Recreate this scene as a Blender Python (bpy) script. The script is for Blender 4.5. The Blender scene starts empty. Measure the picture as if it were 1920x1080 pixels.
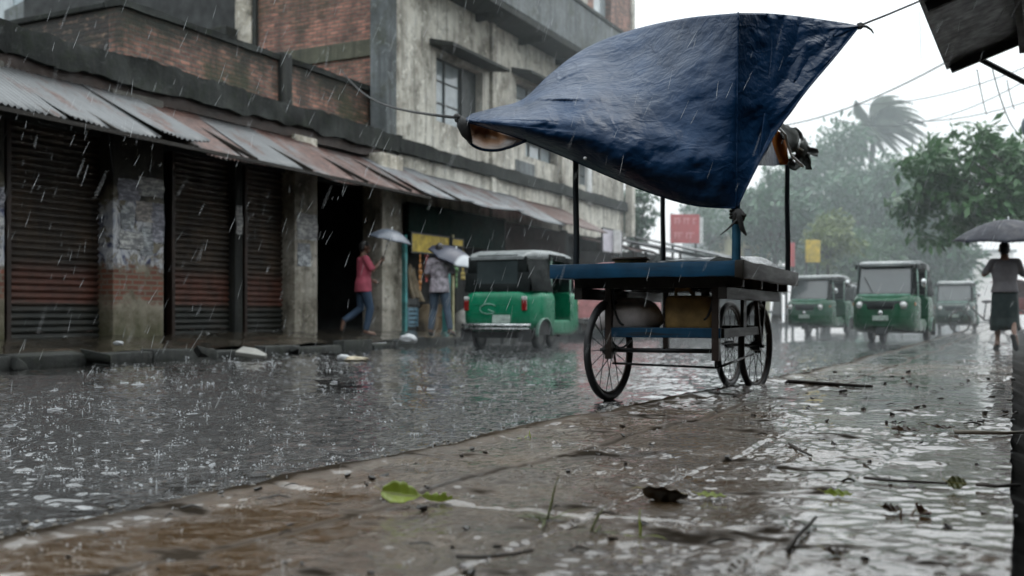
import bpy, bmesh, math, random
import numpy as np
from mathutils import Vector, Matrix, Euler
random.seed(7)
R = math.radians
COL = bpy.context.scene.collection
SC = bpy.context.scene
TH = R(26.7); CT, ST = math.cos(TH), math.sin(TH)
F, CX, CY, CH = 1867.0, 960.0, 586.0, 0.63

# ------------------------------------------------------------------ layout helpers (metres; street runs along +Y, right is +X)
def P(px, py, w):
    u = (px - CX) / F * w
    return Vector((u * CT - w * ST, u * ST + w * CT, CH - (py - CY) / F * w))
def G(px, py, z=0.0):
    return P(px, py, F * (CH - z) / (py - CY))
def W(px, py, X):
    t = (px - CX) / F
    return P(px, py, X / (t * CT - ST))
def yon(px, X):
    return W(px, CY, X).y

# ------------------------------------------------------------------ numpy noise
def _h(i, j, s):
    n = (i.astype(np.int64) * 374761393 + j.astype(np.int64) * 668265263 + s * 974634777) & 0x7fffffff
    n = ((n ^ (n >> 13)) * 1274126177) & 0x7fffffff
    n = n ^ (n >> 16)
    return (n & 0xffff) / 65535.0
def vnoise(x, y, s=0):
    x = np.asarray(x, float); y = np.asarray(y, float)
    i = np.floor(x).astype(np.int64); j = np.floor(y).astype(np.int64)
    fx = x - i; fy = y - j
    fx = fx * fx * (3 - 2 * fx); fy = fy * fy * (3 - 2 * fy)
    a = _h(i, j, s); b = _h(i + 1, j, s); c = _h(i, j + 1, s); d = _h(i + 1, j + 1, s)
    return (a * (1 - fx) + b * fx) * (1 - fy) + (c * (1 - fx) + d * fx) * fy
def fbm(x, y, s=0, o=4, g=.5):
    t = 0; a = 1; tot = 0
    for k in range(o):
        t = t + a * vnoise(x * 2 ** k + 13.7 * k, y * 2 ** k - 7.3 * k, s + k); tot += a; a *= g
    return t / tot

# ------------------------------------------------------------------ objects
def tag(o, label=None, cat=None, group=None, kind=None):
    if label: o['label'] = label
    if cat: o['category'] = cat
    if group: o['group'] = group
    if kind: o['kind'] = kind
    return o
def empty(name, loc=(0, 0, 0), rz=0, label=None, cat=None, group=None):
    o = bpy.data.objects.new(name, None); COL.objects.link(o)
    o.location = loc; o.rotation_euler = (0, 0, rz)
    return tag(o, label, cat, group)
def copy_tree(o, parent=None):
    c = o.copy(); COL.objects.link(c)
    if parent is not None: c.parent = parent
    for ch in o.children: copy_tree(ch, c)
    return c
def wloc(o):
    v = Vector(o.location)
    while o.parent is not None:
        o = o.parent; v += Vector(o.location)
    return v

class MB:
    """collects faces; build() links them as one mesh object"""
    def __init__(s): s.v = []; s.f = []
    def add(s, vs, fs):
        b = len(s.v); s.v += [tuple(x) for x in vs]; s.f += [tuple(i + b for i in f) for f in fs]; return s
    def box(s, c, d, rot=None, jit=0):
        x, y, z = d[0] / 2, d[1] / 2, d[2] / 2
        vs = [Vector(p) for p in ((-x, -y, -z), (x, -y, -z), (x, y, -z), (-x, y, -z), (-x, -y, z), (x, -y, z), (x, y, z), (-x, y, z))]
        if jit: vs = [v + Vector([random.uniform(-jit, jit) for _ in range(3)]) for v in vs]
        if rot is not None:
            m = rot if isinstance(rot, Matrix) else Euler(rot).to_matrix()
            vs = [m @ v for v in vs]
        c = Vector(c)
        return s.add([v + c for v in vs], [(0, 3, 2, 1), (4, 5, 6, 7), (0, 1, 5, 4), (1, 2, 6, 5), (2, 3, 7, 6), (3, 0, 4, 7)])
    def bb(s, a, b):
        return s.box([(a[i] + b[i]) / 2 for i in range(3)], [abs(a[i] - b[i]) for i in range(3)])
    def bar(s, a, b, w, h=None, up=(0, 0, 1)):
        a = Vector(a); b = Vector(b); h = h or w
        d = (b - a); L = d.length; d.normalize(); up = Vector(up)
        if abs(d.dot(up)) > .98: up = Vector((0, 1, 0))
        sx = d.cross(up).normalized(); uz = sx.cross(d)
        m = Matrix((sx, d, uz)).transposed()
        return s.box((a + b) / 2, (w, L, h), m)
    def tube(s, pts, r, n=8, cap=True, sq=None):
        pts = [Vector(p) for p in pts]
        if not hasattr(r, '__len__'): r = [r] * len(pts)
        vs = []; fs = []; prev = None
        for i, p in enumerate(pts):
            d = (pts[min(i + 1, len(pts) - 1)] - pts[max(i - 1, 0)])
            d = d.normalized() if d.length > 1e-9 else Vector((0, 0, 1))
            if prev is None:
                a = d.cross(Vector((0, 0, 1)) if abs(d.z) < .9 else Vector((0, 1, 0))).normalized()
            else:
                a = (prev - d * prev.dot(d)).normalized()
            prev = a; b = d.cross(a)
            ri = r[i]; ra, rb = (ri if hasattr(ri, '__len__') else (ri, ri))
            for k in range(n):
                t = 2 * math.pi * k / n
                vs.append(p + a * math.cos(t) * ra + b * math.sin(t) * rb)
        m = len(pts)
        for i in range(m - 1):
            for k in range(n):
                fs.append((i * n + k, i * n + (k + 1) % n, (i + 1) * n + (k + 1) % n, (i + 1) * n + k))
        if cap:
            fs.append(tuple(reversed(range(n)))); fs.append(tuple((m - 1) * n + k for k in range(n)))
        return s.add(vs, fs)
    def loop(s, pts, r, n=8):
        """closed tube"""
        pts = [Vector(p) for p in pts]; m = len(pts); c = sum(pts, Vector()) / m
        nrm = (pts[0] - c).cross(pts[m // 4] - c).normalized(); vs = []; fs = []
        for i, p in enumerate(pts):
            d = (pts[(i + 1) % m] - pts[i - 1]).normalized(); a = d.cross(nrm).normalized()
            for k in range(n):
                t = 2 * math.pi * k / n; vs.append(p + a * math.cos(t) * r + nrm * math.sin(t) * r)
        for i in range(m):
            for k in range(n):
                j = (i + 1) % m; fs.append((i * n + k, i * n + (k + 1) % n, j * n + (k + 1) % n, j * n + k))
        return s.add(vs, fs)
    def ball(s, c, r, nu=12, nv=8, rot=None):
        if not hasattr(r, '__len__'): r = (r, r, r)
        m = Euler(rot).to_matrix() if rot is not None else Matrix.Identity(3)
        vs = []; fs = []; c = Vector(c)
        vs.append(c + m @ Vector((0, 0, -r[2])))
        for j in range(1, nv):
            ph = -math.pi / 2 + math.pi * j / nv
            for i in range(nu):
                t = 2 * math.pi * i / nu
                vs.append(c + m @ Vector((r[0] * math.cos(ph) * math.cos(t), r[1] * math.cos(ph) * math.sin(t), r[2] * math.sin(ph))))
        vs.append(c + m @ Vector((0, 0, r[2]))); top = len(vs) - 1
        for i in range(nu):
            fs.append((0, 1 + (i + 1) % nu, 1 + i))
            for j in range(nv - 2):
                a = 1 + j * nu; b = a + nu
                fs.append((a + i, a + (i + 1) % nu, b + (i + 1) % nu, b + i))
            a = 1 + (nv - 2) * nu
            fs.append((a + i, a + (i + 1) % nu, top))
        return s.add(vs, fs)
    def grid(s, arr, flip=False):
        """arr: rows x cols x 3"""
        h = len(s.v); n, m = len(arr), len(arr[0])
        for row in arr:
            for p in row: s.v.append(tuple(float(q) for q in p))
        for i in range(n - 1):
            for j in range(m - 1):
                q = (h + i * m + j, h + i * m + j + 1, h + (i + 1) * m + j + 1, h + (i + 1) * m + j)
                s.f.append(q[::-1] if flip else q)
        return s
    def loft(s, rings, cap=True):
        vs = []; fs = []; n = len(rings[0])
        for r in rings: vs += list(r)
        for i in range(len(rings) - 1):
            for k in range(n):
                fs.append((i * n + k, i * n + (k + 1) % n, (i + 1) * n + (k + 1) % n, (i + 1) * n + k))
        if cap: fs.append(tuple(reversed(range(n)))); fs.append(tuple((len(rings) - 1) * n + k for k in range(n)))
        return s.add(vs, fs)
    def prism(s, prof, x0, x1, axis='x'):
        """profile (a,b) extruded along an axis: axis x -> (x,a,b), y -> (a,y,b)"""
        n = len(prof)
        f = (lambda t, p: (t, p[0], p[1])) if axis == 'x' else ((lambda t, p: (p[0], t, p[1])) if axis == 'y' else (lambda t, p: (p[0], p[1], t)))
        vs = [f(x0, p) for p in prof] + [f(x1, p) for p in prof]
        fs = [tuple(range(n)), tuple(reversed(range(n, 2 * n)))] + [(k, n + k, n + (k + 1) % n, (k + 1) % n) for k in range(n)]
        return s.add(vs, fs)
    def build(s, name, mat, parent=None, smooth=False, bevel=0, seg=2, solid=0, sub=0, remesh=0, fixn=True, label=None, cat=None, group=None, kind=None):
        me = bpy.data.meshes.new(name)
        off = wloc(parent) if parent is not None else Vector()
        me.from_pydata([(v[0] - off.x, v[1] - off.y, v[2] - off.z) for v in s.v], [], s.f)
        if fixn and len(s.f) < 60000:
            bm = bmesh.new(); bm.from_mesh(me); bmesh.ops.recalc_face_normals(bm, faces=bm.faces); bm.to_mesh(me); bm.free()
        me.validate()
        o = bpy.data.objects.new(name, me); COL.objects.link(o)
        if parent is not None: o.parent = parent
        if mat is not None:
            for m in (mat if isinstance(mat, list) else [mat]): me.materials.append(m)
        if remesh:
            md = o.modifiers.new('r', 'REMESH'); md.mode = 'VOXEL'; md.voxel_size = remesh
            sm = o.modifiers.new('s', 'SMOOTH'); sm.iterations = 4; sm.factor = .6
        if solid:
            md = o.modifiers.new('so', 'SOLIDIFY'); md.thickness = solid; md.offset = 0
        if bevel:
            md = o.modifiers.new('b', 'BEVEL'); md.width = bevel; md.segments = seg; md.limit_method = 'ANGLE'; md.angle_limit = R(35)
        if sub:
            md = o.modifiers.new('u', 'SUBSURF'); md.levels = sub; md.render_levels = sub
        if remesh or bevel or sub or solid:
            bpy.context.view_layer.update()
            dg = bpy.context.evaluated_depsgraph_get()
            nm = bpy.data.meshes.new_from_object(o.evaluated_get(dg), depsgraph=dg)
            o.modifiers.clear(); o.data = nm; nm.name = name
            if mat is not None and not nm.materials: nm.materials.append(mat if not isinstance(mat, list) else mat[0])
            me = nm
        if smooth:
            for p in me.polygons: p.use_smooth = True
            if bevel or smooth == 'auto':
                try: me.set_sharp_from_angle(angle=R(40))
                except Exception: pass
        return tag(o, label, cat, group, kind)

def each(mb, name, mat, parent, **k):
    """build every connected piece of mb as an object of its own"""
    par = list(range(len(mb.v)))
    def root(i):
        while par[i] != i: par[i] = par[par[i]]; i = par[i]
        return i
    for f in mb.f:
        r = root(f[0])
        for i in f[1:]: par[root(i)] = r
    grp = {}
    for f in mb.f: grp.setdefault(root(f[0]), []).append(f)
    for fs in grp.values():
        ids = sorted({i for f in fs for i in f}); mp = {i: q for q, i in enumerate(ids)}
        m = MB(); m.v = [mb.v[i] for i in ids]; m.f = [tuple(mp[i] for i in f) for f in fs]; m.build(name, mat, parent, **k)

# ------------------------------------------------------------------ node helpers
class N:
    def __init__(s, name):
        s.m = bpy.data.materials.new(name); s.m.use_nodes = True; s.t = s.m.node_tree; s.t.nodes.clear()
    def n(s, typ, props=None, **inp):
        nd = s.t.nodes.new(typ)
        for k, v in (props or {}).items(): setattr(nd, k, v)
        for k, v in inp.items():
            key = k.replace('_', ' ')
            so = nd.inputs[int(k[1:])] if (k[0] == 'i' and k[1:].isdigit()) else nd.inputs[key]
            s.set(so, v)
        return nd
    def set(s, so, v):
        if v is None: return
        if isinstance(v, bpy.types.NodeSocket): s.t.links.new(v, so)
        elif isinstance(v, (tuple, list)) and so.type == 'RGBA' and len(v) == 3: so.default_value = (*v, 1)
        else: so.default_value = v
    def obj(s): return s.n('ShaderNodeTexCoord').outputs['Object']
    def map(s, vec, scale=(1, 1, 1), loc=(0, 0, 0), rot=(0, 0, 0)):
        return s.n('ShaderNodeMapping', Vector=vec, Scale=scale, Location=loc, Rotation=rot).outputs[0]
    def noise(s, vec, scale, detail=4, rough=.55, dist=0):
        return s.n('ShaderNodeTexNoise', Vector=vec, Scale=scale, Detail=detail, Roughness=rough, Distortion=dist).outputs[0]
    def voro(s, vec, scale, feature='F1', out=0, rnd=1):
        return s.n('ShaderNodeTexVoronoi', {'feature': feature}, Vector=vec, Scale=scale, Randomness=rnd).outputs[out]
    def ramp(s, fac, stops, interp='LINEAR'):
        nd = s.n('ShaderNodeValToRGB', Fac=fac); cr = nd.color_ramp; cr.interpolation = interp
        while len(cr.elements) < len(stops): cr.elements.new(.5)
        for e, (p, c) in zip(cr.elements, stops):
            e.position = p; e.color = (*c, 1) if hasattr(c, '__len__') else (c, c, c, 1)
        return nd.outputs[0]
    def mix(s, fac, a, b, mode='MIX'):
        nd = s.n('ShaderNodeMix', {'data_type': 'RGBA', 'blend_type': mode}); s.set(nd.inputs[0], fac); s.set(nd.inputs[6], a); s.set(nd.inputs[7], b)
        return nd.outputs[2]
    def math(s, op, a, b=None, clamp=False):
        nd = s.n('ShaderNodeMath', {'operation': op, 'use_clamp': clamp}); s.set(nd.inputs[0], a)
        if b is not None: s.set(nd.inputs[1], b)
        return nd.outputs[0]
    def sep(s, vec): return s.n('ShaderNodeSeparateXYZ', Vector=vec).outputs
    def comb(s, x, y, z): return s.n('ShaderNodeCombineXYZ', X=x, Y=y, Z=z).outputs[0]
    def bump(s, h, strength=.3, dist=.01, normal=None):
        return s.n('ShaderNodeBump', Height=h, Strength=strength, Distance=dist, Normal=normal).outputs[0]
    def attr(s, name): return s.n('ShaderNodeAttribute', {'attribute_name': name}).outputs['Fac']
    def out(s, color, rough=.6, metal=0, normal=None, **kw):
        b = s.n('ShaderNodeBsdfPrincipled'); s.set(b.inputs['Base Color'], color); s.set(b.inputs['Roughness'], rough); s.set(b.inputs['Metallic'], metal)
        s.set(b.inputs['Normal'], normal)
        for k, v in kw.items(): s.set(b.inputs[k.replace('_', ' ')], v)
        s.t.links.new(b.outputs[0], s.n('ShaderNodeOutputMaterial').inputs[0])
        return s.m

def m_basic(name, c, rough=.5, metal=0, var=.35, scale=6, bump=.2, bscale=40, spec=.5, dirt=0, **kw):
    """one base colour broken up with two noises and a fine bump"""
    n = N(name); o = n.obj(); a = n.noise(o, scale, 5)
    dk = tuple(x * (1 - var) for x in c); lt = tuple(min(1, x * (1 + var)) for x in c)
    col = n.ramp(a, [(.3, dk), (.7, lt)])
    if dirt:
        d = n.ramp(n.noise(o, scale * .4, 6, .65), [(.45, 0), (.65, 1)])
        col = n.mix(n.math('MULTIPLY', d, dirt), col, (.018, .017, .014))
    rr = n.ramp(n.noise(o, scale * 1.7, 4), [(.3, max(.03, rough - .12)), (.7, min(1, rough + .12))])
    nr = n.bump(n.noise(o, bscale, 4), bump, .01) if bump else None
    return n.out(col, rr, metal, nr, Specular_IOR_Level=spec, **kw)
# ------------------------------------------------------------------ materials
M = {}
def wallvec(n):
    x, y, z = n.sep(n.obj())[:3]
    return n.comb(n.math('ADD', x, y), z, 0.0), x, y, z

def brick_mat(name, c1, c2, mortar, moss=.5, stain=.5, patch=None, top=None):
    n = N(name); v, x, y, z = wallvec(n); o = n.obj()
    wob = n.n('ShaderNodeVectorMath', {'operation': 'ADD'}, i0=v, i1=n.map(n.n('ShaderNodeTexNoise', Vector=o, Scale=5.0).outputs[1], scale=(.03, .03, 0))).outputs[0]
    bt = n.n('ShaderNodeTexBrick', {'offset': .5}, Vector=wob, Color1=c1, Color2=c2, Mortar=mortar, Scale=1.0, Mortar_Size=.014, Mortar_Smooth=.2, Bias=-.05, Brick_Width=.24, Row_Height=.078)
    col = bt.outputs[0]
    vari = n.noise(n.map(v, scale=(4.2, 12.8, 1)), 1.0, 2)
    col = n.mix(n.ramp(vari, [(.3, .6), (.6, 0)]), col, (.05, .042, .036))
    col = n.mix(n.ramp(n.noise(n.map(v, scale=(5, 13, 1), loc=(9, 4, 0)), 1.1, 2), [(.55, 0), (.75, .7)]), col, (.30, .20, .14))
    st = n.noise(n.map(v, scale=(2.2, .5, 1)), 1.3, 6, .65)
    col = n.mix(n.math('MULTIPLY', n.ramp(st, [(.42, 0), (.62, 1)]), stain), col, (.028, .030, .026))
    if moss:
        mo = n.ramp(n.noise(o, .9, 7, .7), [(.5, 0), (.64, moss)])
        col = n.mix(mo, col, (.035, .042, .022))
    if patch is not None:
        pl = n.ramp(n.noise(o, 1.7, 8, .72), [(.47, 0), (.5, 1)])
        col = n.mix(pl, col, patch)
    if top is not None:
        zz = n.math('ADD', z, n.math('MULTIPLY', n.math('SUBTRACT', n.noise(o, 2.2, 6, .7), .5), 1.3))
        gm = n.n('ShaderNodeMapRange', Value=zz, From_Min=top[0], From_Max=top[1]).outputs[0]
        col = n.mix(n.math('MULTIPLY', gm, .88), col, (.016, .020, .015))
    h = n.math('ADD', n.math('MULTIPLY', bt.outputs[1], -.7), n.math('MULTIPLY', n.noise(o, 30, 5), .8))
    return n.out(col, .7, 0, n.bump(h, .9, .02), Specular_IOR_Level=.35)
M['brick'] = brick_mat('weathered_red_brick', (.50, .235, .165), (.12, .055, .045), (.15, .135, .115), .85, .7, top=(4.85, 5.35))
M['brick2'] = brick_mat('infill_red_brick', (.50, .215, .155), (.17, .07, .055), (.17, .145, .12), .6, .5)
M['brick_dark'] = brick_mat('dark_brick', (.05, .035, .03), (.03, .027, .025), (.03, .03, .028), .8, .8)  # much darker brick for the parapet return and rear infill

def concrete_mat(name, light, mid, dark, moss=(.05, .055, .035), streak=.8, scale=1.0, rough=.7):
    n = N(name); v, x, y, z = wallvec(n); o = n.obj()
    a = n.noise(o, .55 * scale, 8, .68)
    col = n.ramp(a, [(.33, dark), (.46, mid), (.62, light)])
    s1 = n.noise(n.map(v, scale=(3.2 * scale, .22 * scale, 1)), 1.4, 6, .62)
    col = n.mix(n.math('MULTIPLY', n.ramp(s1, [(.47, 0), (.66, 1)]), streak), col, tuple(c * .38 for c in mid))
    s2 = n.noise(n.map(v, scale=(7 * scale, .5 * scale, 1), loc=(3, 8, 0)), 1.2, 5, .6)
    col = n.mix(n.math('MULTIPLY', n.ramp(s2, [(.55, 0), (.7, 1)]), streak * .7), col, (.045, .045, .038))
    b = n.noise(o, 2.6 * scale, 9, .75)
    col = n.mix(n.ramp(b, [(.5, 0), (.66, .75)]), col, moss)
    col = n.mix(n.ramp(n.noise(o, 5.5 * scale, 6, .7, .6), [(.58, 0), (.64, .6)]), col, tuple(min(1, c * 1.25) for c in light))
    h = n.math('ADD', n.noise(o, 18, 6, .7), n.math('MULTIPLY', n.noise(o, 2.6 * scale, 8, .7), 2))
    return n.out(col, rough, 0, n.bump(h, .55, .02), Specular_IOR_Level=.4)
M['conc'] = concrete_mat('stained_beige_concrete', (.66, .64, .57), (.46, .435, .375), (.12, .105, .08), (.065, .058, .04), .75)
M['conc_grey'] = concrete_mat('weathered_grey_concrete', (.17, .185, .19), (.115, .128, .132), (.055, .062, .062))
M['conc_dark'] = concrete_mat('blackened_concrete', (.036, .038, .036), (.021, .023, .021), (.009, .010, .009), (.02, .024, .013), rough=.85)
M['pillar_pale'] = concrete_mat('peeling_limewash', (.60, .56, .49), (.36, .33, .27), (.08, .07, .05), (.06, .055, .035), .5, 1.8)
M['ledge'] = concrete_mat('mossy_black_ledge', (.032, .036, .033), (.012, .014, .013), (.004, .005, .004), (.014, .02, .01), .5, 1.6, .9)

def poster_pillar():
    n = N('pillar_of_torn_posters'); v, x, y, z = wallvec(n); o = n.obj()
    bt = n.n('ShaderNodeTexBrick', {'offset': .5}, Vector=v, Color1=(.26, .10, .065), Color2=(.16, .07, .05), Mortar=(.2, .17, .13), Scale=1.0, Mortar_Size=.014, Brick_Width=.24, Row_Height=.08)
    pl = n.ramp(n.noise(o, 2.2, 8, .7), [(.25, (.035, .032, .022)), (.45, (.16, .14, .10)), (.6, (.30, .27, .21)), (.75, (.40, .37, .30))])
    bz = n.math('MULTIPLY', n.ramp(z, [(0, 0), (1, 1)]), 1.0)
    zz = n.math('MULTIPLY', n.math('SUBTRACT', z, .2), .4)           # 0..1 up the pillar
    jz = n.math('ADD', zz, n.math('MULTIPLY', n.math('SUBTRACT', n.noise(o, 3.5, 6, .7), .5), .35))
    bmask = n.ramp(jz, [(.22, 0), (.27, 1), (.42, 1), (.47, 0)])
    bm2 = n.math('MULTIPLY', bmask, n.ramp(n.noise(o, 3.1, 6, .6), [(.38, 0), (.46, 1)]))
    col = n.mix(bm2, pl, bt.outputs[0])
    moss = n.ramp(jz, [(.04, 1), (.22, 0)])
    col = n.mix(n.math('MULTIPLY', moss, .7), col, (.05, .055, .018))
    pm = n.math('MULTIPLY', n.ramp(jz, [(.44, 0), (.48, 1), (.80, 1), (.83, 0)]), n.ramp(n.noise(o, 3.2, 8, .7, 1.0), [(.40, 0), (.45, 1)]))
    pc = n.ramp(n.noise(n.map(v, scale=(2.6, 1.5, 1)), 1.6, 8, .68, 1.4), [(.3, (.02, .025, .05)), (.40, (.10, .11, .19)), (.45, (.42, .44, .5)), (.55, (.66, .66, .66)), (.60, (.10, .11, .16)), (.66, (.62, .6, .58))])
    col = n.mix(pm, col, pc)
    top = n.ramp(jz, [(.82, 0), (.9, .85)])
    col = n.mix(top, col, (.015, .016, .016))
    h = n.math('ADD', n.math('MULTIPLY', n.math('MULTIPLY', bt.outputs[1], bm2), -.5), n.noise(o, 20, 6, .7))
    h = n.math('ADD', h, n.math('MULTIPLY', pm, .3))
    return n.out(col, .65, 0, n.bump(h, .7, .015), Specular_IOR_Level=.35)
M['posters'] = poster_pillar()

def poster_mat():
    n = N('torn_paper_poster'); o = n.obj(); x, y, z = n.sep(o)[:3]
    v = n.comb(y, z, 0.0)
    c = n.ramp(n.noise(n.map(v, scale=(3.4, 5, 1)), 1.3, 7, .7, 1.2), [(.34, (.03, .04, .08)), (.42, (.2, .22, .3)), (.48, (.75, .75, .75)), (.57, (.6, .6, .58)), (.62, (.08, .09, .13))])
    c = n.mix(n.ramp(n.noise(o, 6, 7, .7), [(.5, 0), (.6, .8)]), c, (.2, .18, .14))
    return n.out(c, .6)
M['poster'] = poster_mat()

def shutter_mat():
    n = N('rusty_roller_shutter'); v, x, y, z = wallvec(n); o = n.obj()
    a = n.noise(o, 2.2, 7, .7)
    col = n.ramp(a, [(.3, (.010, .0075, .0055)), (.5, (.031, .022, .015)), (.7, (.066, .043, .027))])
    jz = n.math('ADD', z, n.math('MULTIPLY', n.math('SUBTRACT', n.noise(n.map(v, scale=(1.5, 8, 1)), 1, 5), .5), .22))
    red = n.ramp(n.math('MULTIPLY', jz, .25), [(.185, 0), (.195, 1), (.285, .9), (.34, 0)])
    col = n.mix(n.math('MULTIPLY', red, n.ramp(n.noise(o, 4.5, 6, .7), [(.3, .15), (.62, .75)])), col, (.125, .040, .026))
    low = n.ramp(n.math('MULTIPLY', jz, .25), [(.165, 1), (.19, 0)])
    col = n.mix(n.math('MULTIPLY', low, .7), col, (.014, .020, .018))
    col = n.mix(n.ramp(n.noise(n.map(v, scale=(5, .6, 1)), 1.5, 5), [(.55, 0), (.72, .6)]), col, (.012, .011, .01))
    col = n.mix(n.ramp(n.noise(o, 9, 6, .75), [(.62, 0), (.7, .5)]), col, (.11, .085, .06))
    return n.out(col, .5, .2, n.bump(n.noise(o, 35, 4), .3, .01))
M['shutter'] = shutter_mat()

def tin_mat(name, rust, base=(.108, .112, .114)):
    n = N(name); v, x, y, z = wallvec(n); o = n.obj()
    col = n.ramp(n.noise(n.map(o, scale=(1.2, 6, 1.2)), 1.3, 6, .6), [(.3, tuple(c * .8 for c in base)), (.55, base), (.75, tuple(min(1, c * 1.12) for c in base))])
    r = n.noise(n.map(o, scale=(.9, 1.9, .9)), 1.1, 7, .7)
    col = n.mix(n.ramp(r, [(.62 - rust * .4, 0), (.72 - rust * .3, .92)]), col, n.ramp(n.noise(o, 7, 5), [(.3, (.045, .025, .02)), (.7, (.13, .065, .05))]))
    col = n.mix(n.ramp(n.noise(n.map(o, scale=(1, 12, 1)), 1, 3), [(.6, 0), (.75, .25)]), col, (.08, .08, .08))
    return n.out(col, n.ramp(r, [(.3, .32), (.7, .6)]), .25, n.bump(n.noise(o, 14, 5), .25, .01))
M['tin'] = tin_mat('wet_galvanised_tin', .24)
M['tin_rust'] = tin_mat('rusting_corrugated_tin', .75)
M['tin_far'] = tin_mat('old_grey_tin', .3, (.16, .17, .178))

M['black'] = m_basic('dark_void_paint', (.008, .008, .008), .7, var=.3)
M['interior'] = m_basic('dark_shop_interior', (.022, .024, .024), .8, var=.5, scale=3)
M['lintel'] = concrete_mat('dark_lintel', (.03, .032, .03), (.018, .02, .02), (.01, .011, .011), (.014, .018, .012), .5)  # near-black concrete for the lintel above the shutters
M['frame'] = m_basic('dark_window_frame', (.03, .035, .035), .5)
M['iron'] = m_basic('black_wet_iron', (.016, .017, .018), .35, .5, bump=.2)
M['rust_iron'] = m_basic('rusted_iron', (.03, .018, .013), .5, .3, dirt=.5, bump=.3)
M['rubber'] = m_basic('black_rubber', (.014, .014, .015), .55, bump=.2)
M['rim'] = m_basic('muddy_wheel_rim', (.10, .10, .098), .5, .5, dirt=.5)
M['chrome'] = m_basic('dull_chrome', (.45, .46, .46), .25, .9, bump=0)
M['cloth_frame'] = m_basic('dark_wood', (.04, .03, .022), .5, dirt=.3)

def glass_mat(name, c, rough=.08):
    n = N(name); o = n.obj()
    col = n.ramp(n.noise(o, 3, 4), [(.3, tuple(x * .7 for x in c)), (.7, c)])
    return n.out(col, rough, 0, n.bump(n.noise(o, 2.2, 3), .06, .02), Specular_IOR_Level=.8, Coat_Weight=.5, Coat_Roughness=.04)
M['glass'] = glass_mat('sky_painted_glass', (.33, .38, .40), .12)  # pale grey base paints in the sky mirrored by the panes
M['windshield'] = glass_mat('wet_windscreen', (.045, .058, .060), .07)
M['lamp'] = glass_mat('lamp_lens', (.55, .56, .55), .12)
M['lamp_red'] = glass_mat('red_lamp_lens', (.22, .012, .012), .2)
M['lamp_orange'] = glass_mat('orange_lamp_lens', (.45, .14, .03), .15)

def paint(name, c, dirt=.45, rough=.28):
    n = N(name); o = n.obj()
    col = n.ramp(n.noise(o, 3.2, 6, .6), [(.3, tuple(x * .75 for x in c)), (.7, tuple(min(1, x * 1.12) for x in c))])
    x, y, z = n.sep(o)[:3]
    low = n.math('MULTIPLY', n.ramp(z, [(.15, .9), (.75, .1)]), n.ramp(n.noise(o, 4.5, 7, .7), [(.35, .3), (.6, 1)]))
    col = n.mix(n.math('MULTIPLY', low, dirt), col, (.035, .032, .026))
    col = n.mix(n.ramp(n.noise(o, 14, 6, .8), [(.64, 0), (.7, .5)]), col, (.07, .07, .06))
    return n.out(col, n.ramp(n.noise(o, 6, 5), [(.3, rough - .1), (.7, rough + .15)]), 0, n.bump(n.noise(o, 60, 3), .06, .005), Coat_Weight=.05, Coat_Roughness=.15, Specular_IOR_Level=.2)
M['green'] = paint('wet_green_paint', (.006, .165, .082))
M['green_dark'] = paint('deep_green_paint', (.001, .060, .024))
M['hood'] = m_basic('black_canvas_hood', (.012, .015, .015), .6, var=.4, bump=.3, bscale=25, spec=.1)
M['hood_top'] = m_basic('pale_wet_roof', (.17, .185, .185), .35, var=.35, scale=4)
M['seat'] = m_basic('dark_vinyl', (.02, .018, .018), .45)
M['plate'] = m_basic('pale_number_plate', (.35, .42, .38), .4, var=.4, scale=20)

def wood_paint(name, c, worn, amount=.5, axis=0):
    n = N(name); o = n.obj()
    sc = [14, 14, 14]; sc[axis] = 1.2
    g = n.noise(n.map(o, scale=tuple(sc)), 1.6, 6, .65)
    col = n.ramp(n.noise(o, 5, 5), [(.3, tuple(x * .6 for x in c)), (.7, tuple(x * 1.3 for x in c))])
    col = n.mix(n.ramp(g, [(.66 - amount * .22, 0), (.76 - amount * .2, .9)]), col, worn)
    return n.out(col, n.ramp(g, [(.3, .42), (.7, .65)]), 0, n.bump(g, .35, .008), Specular_IOR_Level=.28)
M['blue_wood'] = wood_paint('chipped_blue_painted_wood', (.005, .050, .105), (.02, .024, .025), .4)
M['blue_post'] = wood_paint('faded_blue_painted_post', (.02, .10, .17), (.04, .045, .045), .4, 2)
M['dark_post'] = wood_paint('dark_wet_post', (.012, .017, .022), (.03, .03, .028), .4, 2)
M['brown_wood'] = wood_paint('dark_wet_plank', (.016, .013, .010), (.045, .038, .03), .25, 1)

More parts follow.
